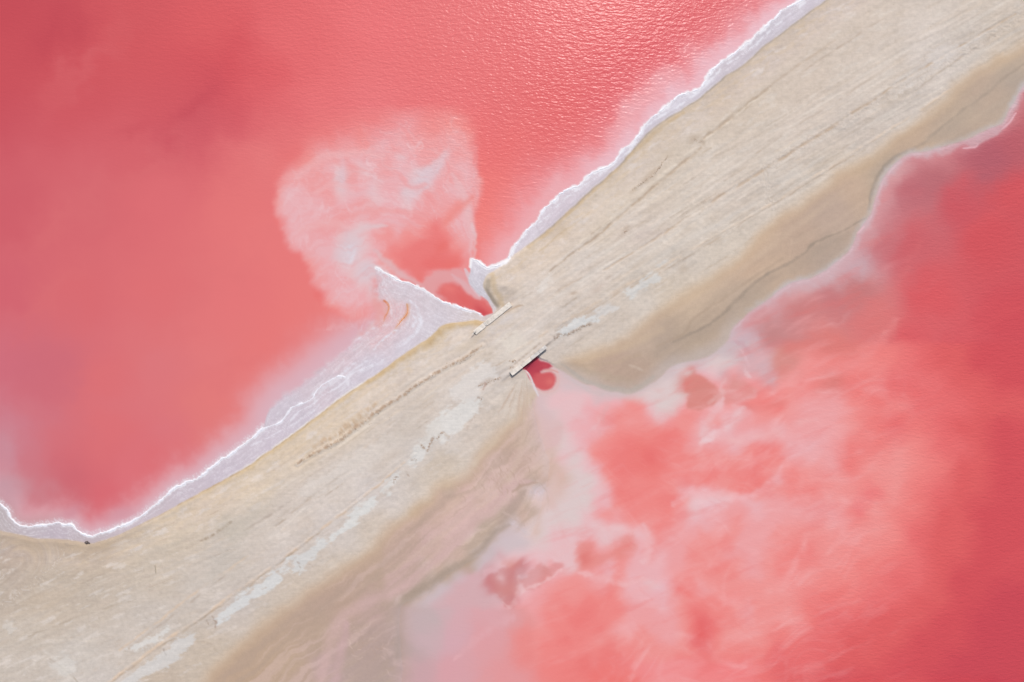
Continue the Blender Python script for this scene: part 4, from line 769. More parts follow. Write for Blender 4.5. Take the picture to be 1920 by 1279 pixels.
lacey(P_A, 6, .45, 41, True); lacey(P_A, 11, .5, 42, False); lacey(P_S[len(P_S) // 2:], 12, .6, 43, False); lacey(P_W, 14, .95, 44, True); lacey(P_W, 7, .5, 45, False)
salt(P_A, ramp(P_A, 1.3, 1.3, 4.4), 'F1EFF5', .95, 1)
salt(P_S, ramp(P_S, 2.3, 1.6, 4.0, 16), 'F2F0F6', .95, 2)
salt(P_W, ramp(P_W, 3.3, 1.2, 3.2), 'F2F1F6', .95, 3)
W2 = wob(crom([(488,808),(504,800),(520,795),(531,787),(540,774),(548,764),(566,757),(585,748),(592,735),(602,724),(618,714),(634,706),(648,708)], 2), 1.6, 7, 21, 3)
W3 = wob(crom([(545,790),(560,772),(584,760),(604,742),(630,728),(646,716),(662,700),(684,690),(704,680)], 2), 1.6, 8, 22, 3)
W4 = wob(crom([(470,836),(500,822),(530,806),(556,792),(590,770)], 2), 1.2, 8, 23, 3)
salt(W2, ramp(W2, 4.3, .8, 2.8), 'F0EEF5', .9, 5); salt(W3, ramp(W3, 5.3, .3, 1.8), 'EDEAF2', .7, 6); salt(W4, ramp(W4, 6.3, .2, 1.3), 'EDEAF2', .6, 7)
W5 = wob(crom([(1512,4),(1470,34),(1440,62),(1395,100),(1360,122),(1330,152),(1300,180),(1250,212),(1215,236),(1180,282),(1120,332),(1060,372),(1010,420)], 2), 2.6, 10, 24, 3)
salt(W5, ramp(W5, 7.3, .1, 2.0), 'EFEDF4', .7, 8)
salt(crom([(955,484),(940,494),(926,500),(913,503),(902,496),(893,489),(884,487),(882,500)], 3), lambda A, sl: 0 * A + 2.6, 'F4F2F6', .95, 4)
COL = np.clip(COL, 0, 1)
# ------------------------------------------------------------------ relief (metres)
WR_D = dist(crom(WR, 4), 12)[0]
# fill between the headwalls: sharp at the walls, easing out along the road
_w1 = (U - 925.5) * .6234 + (V - 597.5) * .7819            # distance across the road from the NW wall's axis
_w2 = (990.0 - U) * .6248 + (675.5 - V) * .7808            # and from the SE wall's axis
_q = np.abs((U - 958) * .778 - (V - 636) * .628)
corr = np.minimum(_w1, _w2)
cfill = sm(-1.5, 2.0, corr) * (1 - sm(30, 78, _q + 8 * N_MID))
landin = np.clip(-sdF, 0, 170)
h = .05 * sm(-2, 3, sdE) + .16 * sm(0, 7, sdE) + .50 * sm(2, 62, sdE)
h *= .10 + .90 * sm(-4, 105, landin + 4 * N_MID)
h = np.where(sdF > 0, np.minimum(h, .10), h)
mudr = np.clip(-sdD, 0, 170) / (np.clip(-sdD, 0, 170) + np.clip(sdF, 0, 170) + 1e-3)
h = np.where((sdF > 0) & (sdD <= 0), .09 * mudr + .004 * N_MID, h)
crz = sdE < -2
h = np.where(crz & (sdA <= 0), np.minimum(h, .012 + .05 * sm(0, 30, -sdA) + .006 * N_FIN * sm(0, 6, -sdA)), h)
h += .92 * cfill * np.clip(.68 - h, 0, 1)
dry = sm(0, 8, -sdA) * sm(0, 20, -sdD)
bank = sm(0, 8, sdE) * sm(-4, 10, -sdF)
h += bank * (.014 * st2 * (0.3 + roadm) + .010 * gr1 + .030 * blot + .035 * st3 * roadm)
h += bank * (.07 * np.clip(1 - WR_D / 5, 0, 1) * np.clip(.6 + 1.3 * N_FIN, 0, 1.5) - .05 * np.clip(1 - np.abs(WR_D - 7) / 4, 0, 1))
def rut(pts, w, dep):
    D, A, W = dist(crom(pts, 6), w * 3)
    return -dep * (1 - sm(w * .5, w * 1.4, D)) + dep * .6 * np.exp(-((D - w * 1.9) / (w * .6)) ** 2)
rb = bank
for pts, w_, dp in (([(190,1290),(300,1208),(370,1162),(440,1112),(510,1062),(610,986),(705,912),(780,850)], 2.2, -.05), ([(1084,470),(1140,425),(1225,352),(1300,290)], 2, .05), ([(1318,262),(1360,230),(1440,168)], 2.6, .05),
                    ([(1130,508),(1247,436),(1330,382),(1400,338),(1480,288),(1600,212),(1700,146),(1900,28)], 2.2, .045), ([(960,662),(1035,617),(1091,585),(1166,540),(1241,501),(1317,456),(1450,380),(1600,286),(1750,190),(1880,100)], 2, -.035),
                    ([(520,985),(560,950),(620,905),(660,880)], 1.8, .04), ([(1078,464),(1134,419),(1219,346),(1294,284)], 1.6, -.03)):
    h += rb * rut(pts, w_, dp * .7) * np.clip(.7 + .9 * blot, 0, 1.4)
HSP = sm(-2, 2, _w2) * sm(.0, .5, fbm(U / 5, V / 5, 3, .6, 50)) * (dist(np.array([(968.,690.),(1012.,657.)]), 8)[0] < 5)
h += .10 * HSP
watA = sdA > 0; watD = (sdD > 0) & (sdF > -30)
h = np.where(watA | watD, 0.0, np.maximum(h, .006))

# ------------------------------------------------------------------ scene plumbing
C_ROOT = scene.collection
def srgb2lin(c):
    return np.where(c <= .04045, c / 12.92, ((c + .055) / 1.055) ** 2.4)
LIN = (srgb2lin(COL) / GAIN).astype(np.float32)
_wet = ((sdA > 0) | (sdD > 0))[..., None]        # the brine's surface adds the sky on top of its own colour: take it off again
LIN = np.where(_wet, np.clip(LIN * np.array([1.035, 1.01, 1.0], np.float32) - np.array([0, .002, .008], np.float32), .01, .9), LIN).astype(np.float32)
def tag(o, label=None, cat=None, group=None, kind=None):
    if label: o['label'] = label
    if cat: o['category'] = cat
    if group: o['group'] = group
    if kind: o['kind'] = kind
    return o
def mesh_obj(name, verts, faces, mats, parent=None, smooth=True, mat_idx=None):
    me = bpy.data.meshes.new(name)
    me.from_pydata([tuple(v) for v in verts], [], [tuple(f) for f in faces])
    for m in (mats if isinstance(mats, (list, tuple)) else [mats]): me.materials.append(m)
    me.polygons.foreach_set('use_smooth', [smooth] * len(me.polygons))
    me.update()
    o = bpy.data.objects.new(name, me); C_ROOT.objects.link(o)
    if parent: o.parent = parent
    return o
def empty(name, loc, rz=0):
    o = bpy.data.objects.new(name, None); o.empty_display_size = .3
    o.location = loc; o.rotation_euler = (0, 0, rz); C_ROOT.objects.link(o); return o

# ------------------------------------------------------------------ materials
def new_mat(name):
    m = bpy.data.materials.new(name); m.use_nodes = True
    nt = m.node_tree; nt.nodes.clear()
    out = nt.nodes.new('ShaderNodeOutputMaterial'); b = nt.nodes.new('ShaderNodeBsdfPrincipled')
    nt.links.new(b.outputs[0], out.inputs[0])
    return m, nt, b
def nd(nt, t, **kw):
    n = nt.nodes.new(t)
    for k, v in kw.items():
        if k in n.inputs: n.inputs[k].default_value = v
        else: setattr(n, k, v)
    return n
def mapped(nt, scale, rot=0.0):
    g = nd(nt, 'ShaderNodeNewGeometry'); mp = nd(nt, 'ShaderNodeMapping')
    mp.vector_type = 'POINT'
    mp.inputs['Rotation'].default_value = (0, 0, rot); mp.inputs['Scale'].default_value = scale
    nt.links.new(g.outputs['Position'], mp.inputs[0]); return mp
def noise_n(nt, vec, scale, detail=4, rough=.55, dist_=0.0):
    n = nd(nt, 'ShaderNodeTexNoise'); n.inputs['Scale'].default_value = scale; n.inputs['Detail'].default_value = detail
    n.inputs['Roughness'].default_value = rough; n.inputs['Distortion'].default_value = dist_
    nt.links.new(vec.outputs[0], n.inputs['Vector']); return n
def earth(name, grain=.12, rough=.95, bump=.5, streak=True, spec=.15, patch=.05, seed=0.0):
    """sand, silt or salt: the place's own colour (attribute 'tint') with procedural grain and relief"""
    m, nt, b = new_mat(name); L = nt.links
    at = nd(nt, 'ShaderNodeAttribute'); at.attribute_name = 'tint'
    v = mapped(nt, (1, 1, 1)); v2 = mapped(nt, (.22, 2.2, 1), -math.radians(33))
    n1 = noise_n(nt, v, 9.0, 6, .7); n2 = noise_n(nt, v, 1.6, 5, .6); n3 = noise_n(nt, v2, 1.6, 6, .7)
    def rng_(n, lo, hi):
        r = nd(nt, 'ShaderNodeMapRange'); r.inputs['From Min'].default_value = .3; r.inputs['From Max'].default_value = .7
        r.inputs['To Min'].default_value = lo; r.inputs['To Max'].default_value = hi; L.new(n.outputs[0], r.inputs[0]); return r
    a1 = rng_(n1, 1 - grain, 1 + grain); a2 = rng_(n2, 1 - patch, 1 + patch); a3 = rng_(n3, 1 - (.045 if streak else .012), 1 + (.04 if streak else .012))
    n4 = noise_n(nt, v, 3.6, 3, .6, .5); a4 = rng_(n4, 1 - patch, 1 + patch)
    m0 = nd(nt, 'ShaderNodeMath', operation='MULTIPLY'); L.new(a1.outputs[0], m0.inputs[0]); L.new(a4.outputs[0], m0.inputs[1])
    m1 = nd(nt, 'ShaderNodeMath', operation='MULTIPLY'); L.new(m0.outputs[0], m1.inputs[0]); L.new(a2.outputs[0], m1.inputs[1])
    m2 = nd(nt, 'ShaderNodeMath', operation='MULTIPLY'); L.new(m1.outputs[0], m2.inputs[0]); L.new(a3.outputs[0], m2.inputs[1])
    vm = nd(nt, 'ShaderNodeVectorMath', operation='SCALE'); L.new(at.outputs['Color'], vm.inputs[0]); L.new(m2.outputs[0], vm.inputs['Scale'])
    L.new(vm.outputs[0], b.inputs['Base Color'])
    b.inputs['Roughness'].default_value = rough; b.inputs['Specular IOR Level'].default_value = spec
    ad = nd(nt, 'ShaderNodeMath', operation='ADD'); L.new(n1.outputs[0], ad.inputs[0])
    s3 = nd(nt, 'ShaderNodeMath', operation='MULTIPLY'); s3.inputs[1].default_value = .7 if streak else .2; L.new(n3.outputs[0], s3.inputs[0]); L.new(s3.outputs[0], ad.inputs[1])
    ad2 = nd(nt, 'ShaderNodeMath', operation='ADD'); L.new(ad.outputs[0], ad2.inputs[0]); L.new(n2.outputs[0], ad2.inputs[1])
    bp = nd(nt, 'ShaderNodeBump'); bp.inputs['Strength'].default_value = bump; bp.inputs['Distance'].default_value = .05
    L.new(ad2.outputs[0], bp.inputs['Height']); L.new(bp.outputs[0], b.inputs['Normal'])
    return m
def brine(name, rot, k, rough=.27, spec=.20, coarse=1.0):
    """opaque pink brine: suspended salt, algae and painted lens falloff give the colour, wind ripples the surface"""
    m, nt, b = new_mat(name); L = nt.links
    at = nd(nt, 'ShaderNodeAttribute'); at.attribute_name = 'tint'
    v = mapped(nt, (.38, 1.0, 1), rot); v2 = mapped(nt, (.6, 1.0, 1), rot + .35); v3 = mapped(nt, (1, 1, 1))
    w1 = noise_n(nt, v, 2.5 * coarse, 2, .5, .3); w2 = noise_n(nt, v2, 3.9 * coarse, 1, .5, .2)
    rp = nd(nt, 'ShaderNodeAttribute'); rp.attribute_name = 'ripple'
    s1 = nd(nt, 'ShaderNodeMath', operation='MULTIPLY'); s1.inputs[1].default_value = .072 * k; L.new(w1.outputs[0], s1.inputs[0])
    s2 = nd(nt, 'ShaderNodeMath', operation='MULTIPLY'); s2.inputs[1].default_value = .044 * k; L.new(w2.outputs[0], s2.inputs[0])
    w3 = noise_n(nt, v2, 7.5 * coarse, 1, .5); s3 = nd(nt, 'ShaderNodeMath', operation='MULTIPLY'); s3.inputs[1].default_value = .010 * k; L.new(w3.outputs[0], s3.inputs[0])
    a0 = nd(nt, 'ShaderNodeMath', operation='ADD'); L.new(s2.outputs[0], a0.inputs[0]); L.new(s3.outputs[0], a0.inputs[1])
    ad = nd(nt, 'ShaderNodeMath', operation='ADD'); L.new(s1.outputs[0], ad.inputs[0]); L.new(a0.outputs[0], ad.inputs[1])
    mu = nd(nt, 'ShaderNodeMath', operation='MULTIPLY'); L.new(ad.outputs[0], mu.inputs[0]); L.new(rp.outputs['Fac'], mu.inputs[1])
    bp = nd(nt, 'ShaderNodeBump'); bp.inputs['Strength'].default_value = 1.0; bp.inputs['Distance'].default_value = 1.0
    L.new(mu.outputs[0], bp.inputs['Height'])
    b.inputs['Roughness'].default_value = rough; b.inputs['IOR'].default_value = 1.36; b.inputs['Specular IOR Level'].default_value = spec
    g = noise_n(nt, v3, 14.0, 3, .7)
    r = nd(nt, 'ShaderNodeMapRange'); r.inputs['From Min'].default_value = .3; r.inputs['From Max'].default_value = .7; r.inputs['To Min'].default_value = .975; r.inputs['To Max'].default_value = 1.025
    L.new(g.outputs[0], r.inputs[0])
    vm = nd(nt, 'ShaderNodeVectorMath', operation='SCALE'); L.new(at.outputs['Color'], vm.inputs[0]); L.new(r.outputs[0], vm.inputs['Scale'])
    L.new(vm.outputs[0], b.inputs['Base Color']); L.new(bp.outputs[0], b.inputs['Normal'])
    return m
def plain(name, rgb, rough=.85, var=.25, scale=4.0, bump=.4, bd=.01, spec=.2):
    m, nt, b = new_mat(name); L = nt.links
    v = mapped(nt, (1, 1, 1)); n = noise_n(nt, v, scale, 8, .65)
    rp = nd(nt, 'ShaderNodeValToRGB'); c = np.array(rgb)
    rp.color_ramp.elements[0].position = .3; rp.color_ramp.elements[1].position = .7
    rp.color_ramp.elements[0].color = (*(c * (1 - var)), 1); rp.color_ramp.elements[1].color = (*np.minimum(c * (1 + var), .95), 1)
    L.new(n.outputs[0], rp.inputs[0]); L.new(rp.outputs[0], b.inputs['Base Color'])
    b.inputs['Roughness'].default_value = rough; b.inputs['Specular IOR Level'].default_value = spec
    n2 = noise_n(nt, v, scale * 5, 6, .7); bp = nd(nt, 'ShaderNodeBump'); bp.inputs['Strength'].default_value = bump; bp.inputs['Distance'].default_value = bd
    L.new(n2.outputs[0], bp.inputs['Height']); L.new(bp.outputs[0], b.inputs['Normal'])
    return m
M_SAND = earth('dry_sand', .05, .95, .42, True, patch=.028)
M_ROAD = earth('graded_sand', .05, .95, .5, True, patch=.026)
M_SILT = earth('wet_silt', .03, .7, .25, False, .18, .025)
M_CRUST = earth('salt_crust', .045, .85, .4, False, .12, .03)
M_BR1 = brine('pink_brine_ruffled', 0.10, 1.0)
M_BR2 = brine('pink_brine_calm', -0.42, .8)
M_CONC = plain('weathered_concrete', (.54, .49, .43), .9, .22, 2.2, .6, .012)
M_CONC2 = plain('grey_concrete', (.44, .41, .38), .9, .28, 3.0, .6, .012)
M_DARK = plain('painted_pipe_shade', (.05, .045, .045), .9, .3)  # near-black colour painted for the shade inside the pipe
M_WOOD = plain('bleached_timber', (.34, .30, .24), .9, .3, 6, .5)
M_STONE = plain('dark_stone', (.10, .08, .075), .85, .4, 8, .6, .02)
M_CLOD = plain('sandy_clod', (.34, .255, .19), .95, .3, 5, .8, .02)
M_SALT = plain('white_salt', (.60, .59, .625), .6, .12, 6, .5, .01, .4)
M_ALGA = plain('rust_coloured_algae', (.52, .22, .09), .7, .3, 5, .5, .01)

# ------------------------------------------------------------------ the setting as region meshes cut from one relief
X = wx(U).astype(np.float32); Y = wy(V).astype(np.float32)
CO = np.stack([X, Y, h.astype(np.float32)], -1).reshape(-1, 3)
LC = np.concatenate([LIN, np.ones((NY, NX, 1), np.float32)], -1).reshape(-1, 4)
ripple = np.ones((NY, NX), np.float32)
# the wind reaches the NW lake at its north; near the bank and to the SW it lies smooth
rx = sm(200, 950, U + .55 * (400 - V)) * .75 + .25
ripple_nw = .72 * rx * (.22 + .78 * sm(720, 120, V + .15 * (900 - U))) * (.35 + .65 * sm(0, 60, sdA))
ripple_nw *= 1 - .55 * sm(240, 420, V) * sm(905, 860, U)
ripple_se = .16 + .60 * sm(1450, 1850, U + .3 * (V - 600))
ripple = np.where(sdA > 0, ripple_nw, ripple_se).astype(np.float32).reshape(-1)
def cell(F): return F[:-1, :-1]
ctrA = (sdA[:-1, :-1] + sdA[1:, 1:]) * .5; ctrD = (sdD[:-1, :-1] + sdD[1:, 1:]) * .5
ctrE = (sdE[:-1, :-1] + sdE[1:, 1:]) * .5; ctrF = (sdF[:-1, :-1] + sdF[1:, 1:]) * .5
road_w = sm(-58, -52, TR + 6 * N_MID) * sm(62, 56, TR + 6 * N_MID)
narrow = (U > 880) & (U < 1040)
rd = cell((np.where(narrow, np.abs(TR) < 36, road_w > .5)) & (sdE > 12) & (sdF < -10))
reg = np.full((NY - 1, NX - 1), 1)
reg[ctrE < 0] = 2
reg[rd] = 3
reg[(ctrF > 0) & (ctrE > 0)] = 4
reg[(ctrD > 0) & (ctrF > -30)] = 6
reg[ctrA > 0] = 5
idx = np.arange(NY * NX, dtype=np.int64).reshape(NY, NX)
# faces wound so that normals point up (v runs down)
Q = np.stack([idx[:-1, :-1], idx[1:, :-1], idx[1:, 1:], idx[:-1, 1:]], -1)
def region(name, code, mat):
    q = Q[reg == code].reshape(-1)
    used = np.zeros(NY * NX, bool); used[q] = True
    remap = np.cumsum(used) - 1; vid = np.nonzero(used)[0]
    nf = len(q) // 4
    me = bpy.data.meshes.new(name)
    me.vertices.add(len(vid)); me.vertices.foreach_set('co', CO[vid].ravel())
    me.loops.add(nf * 4); me.loops.foreach_set('vertex_index', remap[q].astype(np.int32))
    me.polygons.add(nf); me.polygons.foreach_set('loop_start', np.arange(0, nf * 4, 4, dtype=np.int32))
    me.polygons.foreach_set('use_smooth', np.ones(nf, bool))
    me.update(calc_edges=True)
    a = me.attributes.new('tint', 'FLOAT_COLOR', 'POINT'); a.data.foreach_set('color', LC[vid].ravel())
    if code >= 5:
        a = me.attributes.new('ripple', 'FLOAT', 'POINT'); a.data.foreach_set('value', ripple[vid])
    me.materials.append(mat)
    o = bpy.data.objects.new(name, me); C_ROOT.objects.link(o); o['kind'] = 'structure'
    return o
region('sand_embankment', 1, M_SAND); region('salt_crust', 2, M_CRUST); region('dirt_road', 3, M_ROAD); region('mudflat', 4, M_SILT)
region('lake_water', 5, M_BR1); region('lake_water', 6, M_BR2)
def height(u, v):
    x = np.interp(u, UA, np.arange(NX)); y = np.interp(v, VA, np.arange(NY))
    i, j = int(y), int(x); fx, fy = x - j, y - i
    return float((h[i, j] * (1 - fx) + h[i, j + 1] * fx) * (1 - fy) + (h[i + 1, j] * (1 - fx) + h[i + 1, j + 1] * fx) * fy)

# ------------------------------------------------------------------ raised salt rims (uncountable foam and crystals)
def rim(P, name, label, seed, lo, hi, z=.05):
    P = crom(np.asarray(P)[:, :2], 1.2) if len(P) < 60 else np.asarray(P)[:, :2]
    s = np.concatenate([[0], np.cumsum(np.hypot(*np.diff(P, axis=0).T))])
    n = int(s[-1] / 1.0); t = np.linspace(0, s[-1], n); P = np.stack([np.interp(t, s, P[:, 0]), np.interp(t, s, P[:, 1])], 1)
    d = np.gradient(P, axis=0); d /= np.hypot(d[:, 0], d[:, 1])[:, None] + 1e-9; nn = np.stack([-d[:, 1], d[:, 0]], 1)
    wv = lo + (hi - lo) * sm(-.25, .45, fbm(t / 22, np.full(n, seed), 3, .6))
    e1 = noise(t / 2.3, np.full(n, seed + 5.)) * .9; e2 = noise(t / 2.1, np.full(n, seed + 9.)) * .9
    V_, F_ = [], []
    K = 5
    for i in range(n):
        for k in range(K):
            o = -1 + 2 * k / (K - 1)
            w_ = wv[i] * (1 + .5 * (e1[i] if o < 0 else e2[i]))
            p = P[i] + nn[i] * o * w_
            zz = z * (1 - o * o) * (.6 + .5 * noise(np.array([t[i] / 1.7]), np.array([k * 1.3 + seed]))[0]) * min(1, wv[i]) + .004
            V_.append((wx(p[0]), wy(p[1]), (zz if abs(o) < 1 else -.02) + .012))
    for i in range(n - 1):
        for k in range(K - 1):
            a = i * K + k; F_.append((a, a + K, a + K + 1, a + 1))
    ar = (V_[1][0] - V_[0][0]) * (V_[K][1] - V_[0][1]) - (V_[1][1] - V_[0][1]) * (V_[K][0] - V_[0][0])
    if ar > 0: F_ = [f[::-1] for f in F_]
    o = mesh_obj(name, V_, F_, M_SALT); return tag(o, label, 'salt rim', None, 'stuff')
def cut(P, x0, x1):
    P = np.asarray(P)[:, :2]; return P[(P[:, 0] > x0) & (P[:, 0] < x1)]
rim(cut(P_A, 884, 1640), 'salt_rim', 'jagged white salt rim along the shore running up to the top edge of the picture', 1.3, .5, 2.3)
rim(P_S, 'salt_rim', 'thick white salt rim on the pointed spit ending at the upper concrete headwall', 2.3, .6, 2.4)
rim(cut(P_W, -140, 500), 'salt_rim', 'white frothy salt rim around the bay of pink water at lower left', 3.3, .8, 2.6)

rim(W2, 'salt_rim', 'lacy white salt rim on the wide pale shelf between the lower left bay and the spit', 4.3, .5, 2.0, .04)

# algae streaks in the crust of the bay
def ribbon(pts, name, label, mat, z):
    P = wob(crom(pts, 1.5), 1.0, 8, 3); d = np.gradient(P[:, :2], axis=0); d /= np.hypot(d[:, 0], d[:, 1])[:, None] + 1e-9
    V_, F_ = [], []
    for i in range(len(P)):
        w_ = P[i, 2]
        for o, hh in ((-1, -.01), (-.4, z), (.4, z), (1, -.01)):
            V_.append((wx(P[i, 0] - d[i, 1] * o * w_), wy(P[i, 1] + d[i, 0] * o * w_), max(height(P[i, 0], P[i, 1]), 0) + hh * random.uniform(.7, 1.3)))
    for i in range(len(P) - 1):
        for k in range(3):
            a = i * 4 + k; F_.append((a, a + 4, a + 5, a + 1))
    ar = (V_[1][0] - V_[0][0]) * (V_[4][1] - V_[0][1]) - (V_[1][1] - V_[0][1]) * (V_[4][0] - V_[0][0])
    if ar > 0: F_ = [f[::-1] for f in F_]
    return tag(mesh_obj(name, V_, F_, mat), label, 'algae streak')
random.seed(5)
ribbon([(724,566,.3),(729,574,.8),(727,585,.7),(722,596,.3)], 'algae_streak', 'thin hooked rust red algae streak in the pale bay, nearer the open lake', M_ALGA, .02)
ribbon([(764,574,.3),(764,584,.9),(760,593,1.2),(751,603,1.1),(744,613,.3)], 'algae_streak', 'orange algae streak curving through the pale bay, nearer the sand bank', M_ALGA, .02)

# ------------------------------------------------------------------ the two culvert headwalls
def bevel_box(x0, x1, y0, y1, z0, z1, bev=.025, jit=.012, seg=8):
    """box with chamfered, slightly worn edges; long axis x is subdivided so the edge can wander"""
    xs = np.linspace(x0, x1, seg + 1); V_, F_ = [], []
    prof = [(y0, z0), (y1, z0), (y1, z1 - bev), (y1 - bev, z1), (y0 + bev, z1), (y0, z1 - bev)]
    n = len(prof)
    for i, x in enumerate(xs):
        end = i in (0, seg)
        for (y, z) in prof:
            V_.append((x + random.uniform(-jit, jit), y + random.uniform(-jit, jit), z + random.uniform(-jit, jit) * .5))
    for i in range(seg):
        for k in range(n):
            a = i * n + k; b = i * n + (k + 1) % n
            F_.append((a, b, b + n, a + n))
    F_.append(tuple(range(n - 1, -1, -1))); F_.append(tuple(seg * n + k for k in range(n)))
    F_ = [f[::-1] for f in F_]
    return V_, F_
def ring(cx, cz, y0, y1, r0, r1, n=24):
    V_, F_ = [], []
    for y, r in ((y0, r1), (y1, r1), (y1, r0), (y0, r0)):
        for i in range(n):
            a = 2 * math.pi * i / n; V_.append((cx + r * math.cos(a), y, cz + r * math.sin(a)))
    for s_ in range(4):
        for i in range(n):
            a, b = s_ * n + i, s_ * n + (i + 1) % n; c, d = ((s_ + 1) % 4) * n + (i + 1) % n, ((s_ + 1) % 4) * n + i
            F_.append((a, b, c, d))
    return V_, F_
def headwall(p0, p1, label, slabs, outer, px, ztop=.80):
    """p0, p1 the ends of the wall's axis in ground pixels; outer = +1 when local +y faces the water"""
    x0, y0, x1, y1 = wx(p0[0]), wy(p0[1]), wx(p1[0]), wy(p1[1]); L = math.hypot(x1 - x0, y1 - y0)
    t = empty('culvert_headwall', ((x0 + x1) / 2, (y0 + y1) / 2, 0), math.atan2(y1 - y0, x1 - x0))
    tag(t, label, 'headwall', 'concrete headwalls at the two ends of the culvert')
    v, f = bevel_box(-L / 2 + .05, L / 2 - .05, -.13, .13, -.7, ztop - .16, .01, .006, 10)
    mesh_obj('wall_body', v, f, M_CONC2, t, False)
    for (a, b, ya, yb, dz, mt) in slabs:
        v, f = bevel_box(-L / 2 + a * L, -L / 2 + b * L, ya, yb, ztop - .155, ztop + dz, .02, .010, max(2, int((b - a) * 12)))
        mesh_obj('coping_slab', v, f, mt, t, False)
    pr = mesh_obj('culvert_pipe', *ring(px, .12, outer * .135, outer * .30, .33, .42), M_CONC2, t)
    V_, F_ = [], []
    for i in range(24):
        a = 2 * math.pi * i / 24; V_.append((px + .328 * math.cos(a), outer * .145, .12 + .328 * math.sin(a)))
    mesh_obj('pipe_shade_disc', V_, [tuple(range(24)) if outer < 0 else tuple(range(23, -1, -1))], M_DARK, pr)  # flat dark disc closing the pipe, its inner shade painted on
    return t
random.seed(11)
headwall((890.5, 624.0), (957.5, 570.5), 'pale cracked concrete headwall at the tip of the red channel beside the white spit',
         [(.0, .27, -.34, .32, -.01, M_CONC), (.275, .315, -.25, .33, -.035, M_CONC2), (.32, .345, -.33, .28, -.02, M_CONC), (.35, 1.0, -.34, .33, 0, M_CONC)], 1, .15)
headwall((958.5, 701), (1023.5, 649.5), 'concrete culvert headwall partly buried in sand, above the small crimson double pool',
         [(.0, .30, -.28, .33, 0, M_CONC), (.305, .56, -.27, .22, -.03, M_CONC), (.565, .80, -.26, .22, -.02, M_CONC2), (.805, 1.0, -.25, .24, 0, M_CONC2)], -1, .1)

# ------------------------------------------------------------------ loose things
def lump(cx, cy, cz, r, seed, sub=1, flat=.6, rnd=None):
    import bmesh
    bm = bmesh.new(); bmesh.ops.create_icosphere(bm, subdivisions=sub, radius=1.0)
    R = random.Random(seed); V_ = []
    k = [R.uniform(.8, 1.3), R.uniform(.7, 1.1), flat]
    for v in bm.verts:
        q = 1 + R.uniform(-.25, .25)
        V_.append((cx + v.co.x * r * k[0] * q, cy + v.co.y * r * k[1] * q, cz + v.co.z * r * k[2] * q))
    F_ = [tuple(v.index for v in f.verts) for f in bm.faces]; bm.free()
    return V_, F_
def beam(p0, p1, w, z, lab, name, mat, cat, zt=.08):
    x0, y0, x1, y1 = wx(p0[0]), wy(p0[1]), wx(p1[0]), wy(p1[1]); L = math.hypot(x1 - x0, y1 - y0)
    v, f = bevel_box(-L / 2, L / 2, -w / 2, w / 2, 0, zt, .01, .008, 6)
    o = mesh_obj(name, v, f, mat, None, False); o.location = ((x0 + x1) / 2, (y0 + y1) / 2, z); o.rotation_euler = (0, 0, math.atan2(y1 - y0, x1 - x0))
    return tag(o, lab, cat)
beam((885.5, 628), (893, 620.5), .10, height(889, 624) + .62, 'thin pale plank sticking out at the lower left end of the upper headwall', 'loose_plank', M_CONC, 'plank', .06)
beam((296, 1056), (297.5, 1071), .09, height(297, 1063) - .01, 'short thin weathered stick lying alone on bare sand below the lower left bay', 'timber_stick', M_WOOD, 'stick', .09)
v, f = lump(0, 0, .1, .26, 4, 2); o = mesh_obj('dark_stone', v, f, M_STONE, None, True); o.location = (wx(163), wy(1017), height(163, 1017)); tag(o, 'small dark stone on the damp sand just below the white salt rim at lower left', 'stone')
v, f = lump(0, 0, .05, .12, 9, 2); o = mesh_obj('dark_stone', v, f, M_STONE, None, True); o.location = (wx(168), wy(1018.5), height(168, 1018)); tag(o, 'tiny dark pebble touching the right side of the dark stone at lower left', 'stone')
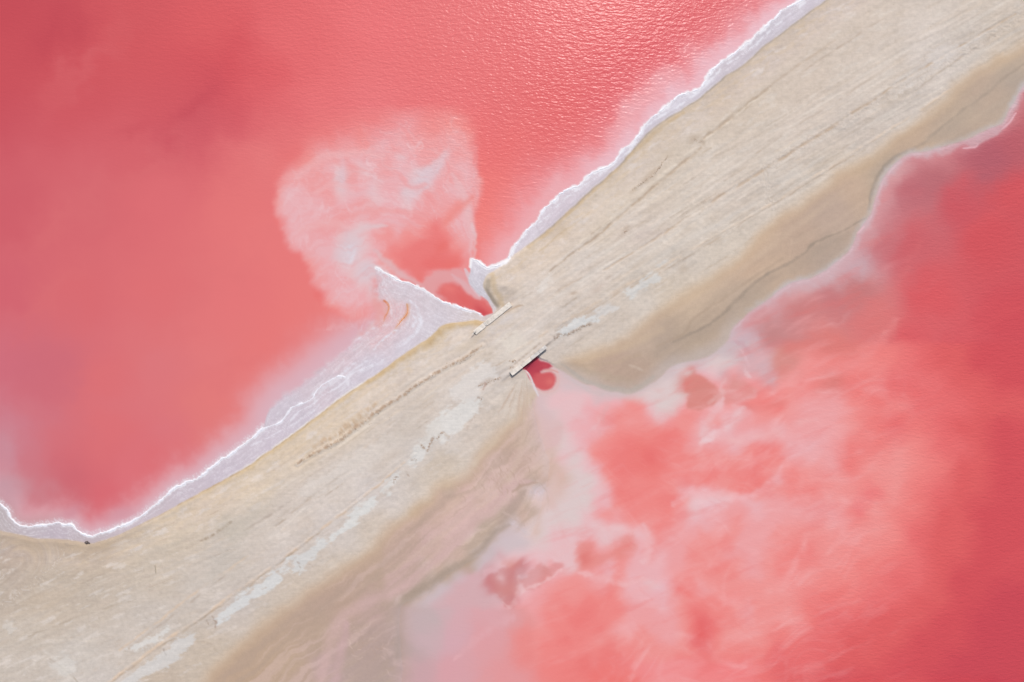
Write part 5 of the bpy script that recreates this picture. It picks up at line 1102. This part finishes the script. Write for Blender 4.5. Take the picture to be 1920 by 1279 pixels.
def clods(name, label, places, mat):
    V_, F_ = [], []
    for i, (u, v_, r) in enumerate(places):
        a, b = lump(wx(u), wy(v_), height(u, v_) + r * .25, r, i, 1); n = len(V_)
        V_ += a; F_ += [tuple(n + q for q in f_) for f_ in b]
    o = mesh_obj(name, V_, F_, mat, None, False); return tag(o, label, 'clods', None, 'stuff')
R = random.Random(21); pl = []
WRP = crom(WR, 3)
for i in range(520):
    k = R.randrange(len(WRP)); x, y, w_ = WRP[k]
    if math.sin(k * .7) + math.sin(k * .23 + 1) + R.uniform(-1, 1) < -.3: continue
    pl.append((x + R.gauss(0, w_ * .9), y + R.gauss(0, w_ * .9), R.uniform(.02, .075)))
clods('windrow_clods', 'line of small brown sand clods left by grading, running up to the upper headwall', pl, M_CLOD)
pl = [(960 + R.gauss(0, 3), 677 + R.gauss(0, 1.2), R.uniform(.04, .11)) for _ in range(14)] + [(962 + R.gauss(0, 4), 688 + R.gauss(0, 1.5), R.uniform(.03, .07)) for _ in range(14)]
clods('rubble', 'small heap of dark sandy rubble behind the buried lower headwall', pl, M_CLOD)
pl = []
for p in ([(1040,636),(1050,627),(1064,628),(1095,611),(1108,609)], [(898,722),(912,719),(938,708)], [(897,746),(903,748)], [(788,830),(798,840),(804,846)], [(804,842),(808,830),(814,818)], [(820,822),(828,812),(834,808)], [(773,862),(780,860)], [(738,904),(742,895)], [(1180,362),(1211,339),(1226,327),(1249,297)], [(1296,264),(1314,270)], [(1166,440),(1176,432)]):
    P = crom(p, 2)
    for i in range(int(len(P) * 2.2)):
        q = P[R.randrange(len(P))]; pl.append((q[0] + R.gauss(0, 1.2), q[1] + R.gauss(0, 1.2), R.uniform(.02, .07)))
clods('crust_clods', 'scattered broken clods along the edges of the white salt patches and road verge', pl, M_CLOD)
pl = []
for i in range(1500):
    u, v_ = R.uniform(-40, 1960), R.uniform(-40, 1320)
    j, i_ = np.searchsorted(UA, u), np.searchsorted(VA, v_)
    if sdE[i_, j] > 6 and sdF[i_, j] < -20: pl.append((u, v_, R.uniform(.012, .04)))
clods('pebbles', 'tiny stray pebbles strewn over the dry sand of the causeway', pl, M_CLOD)
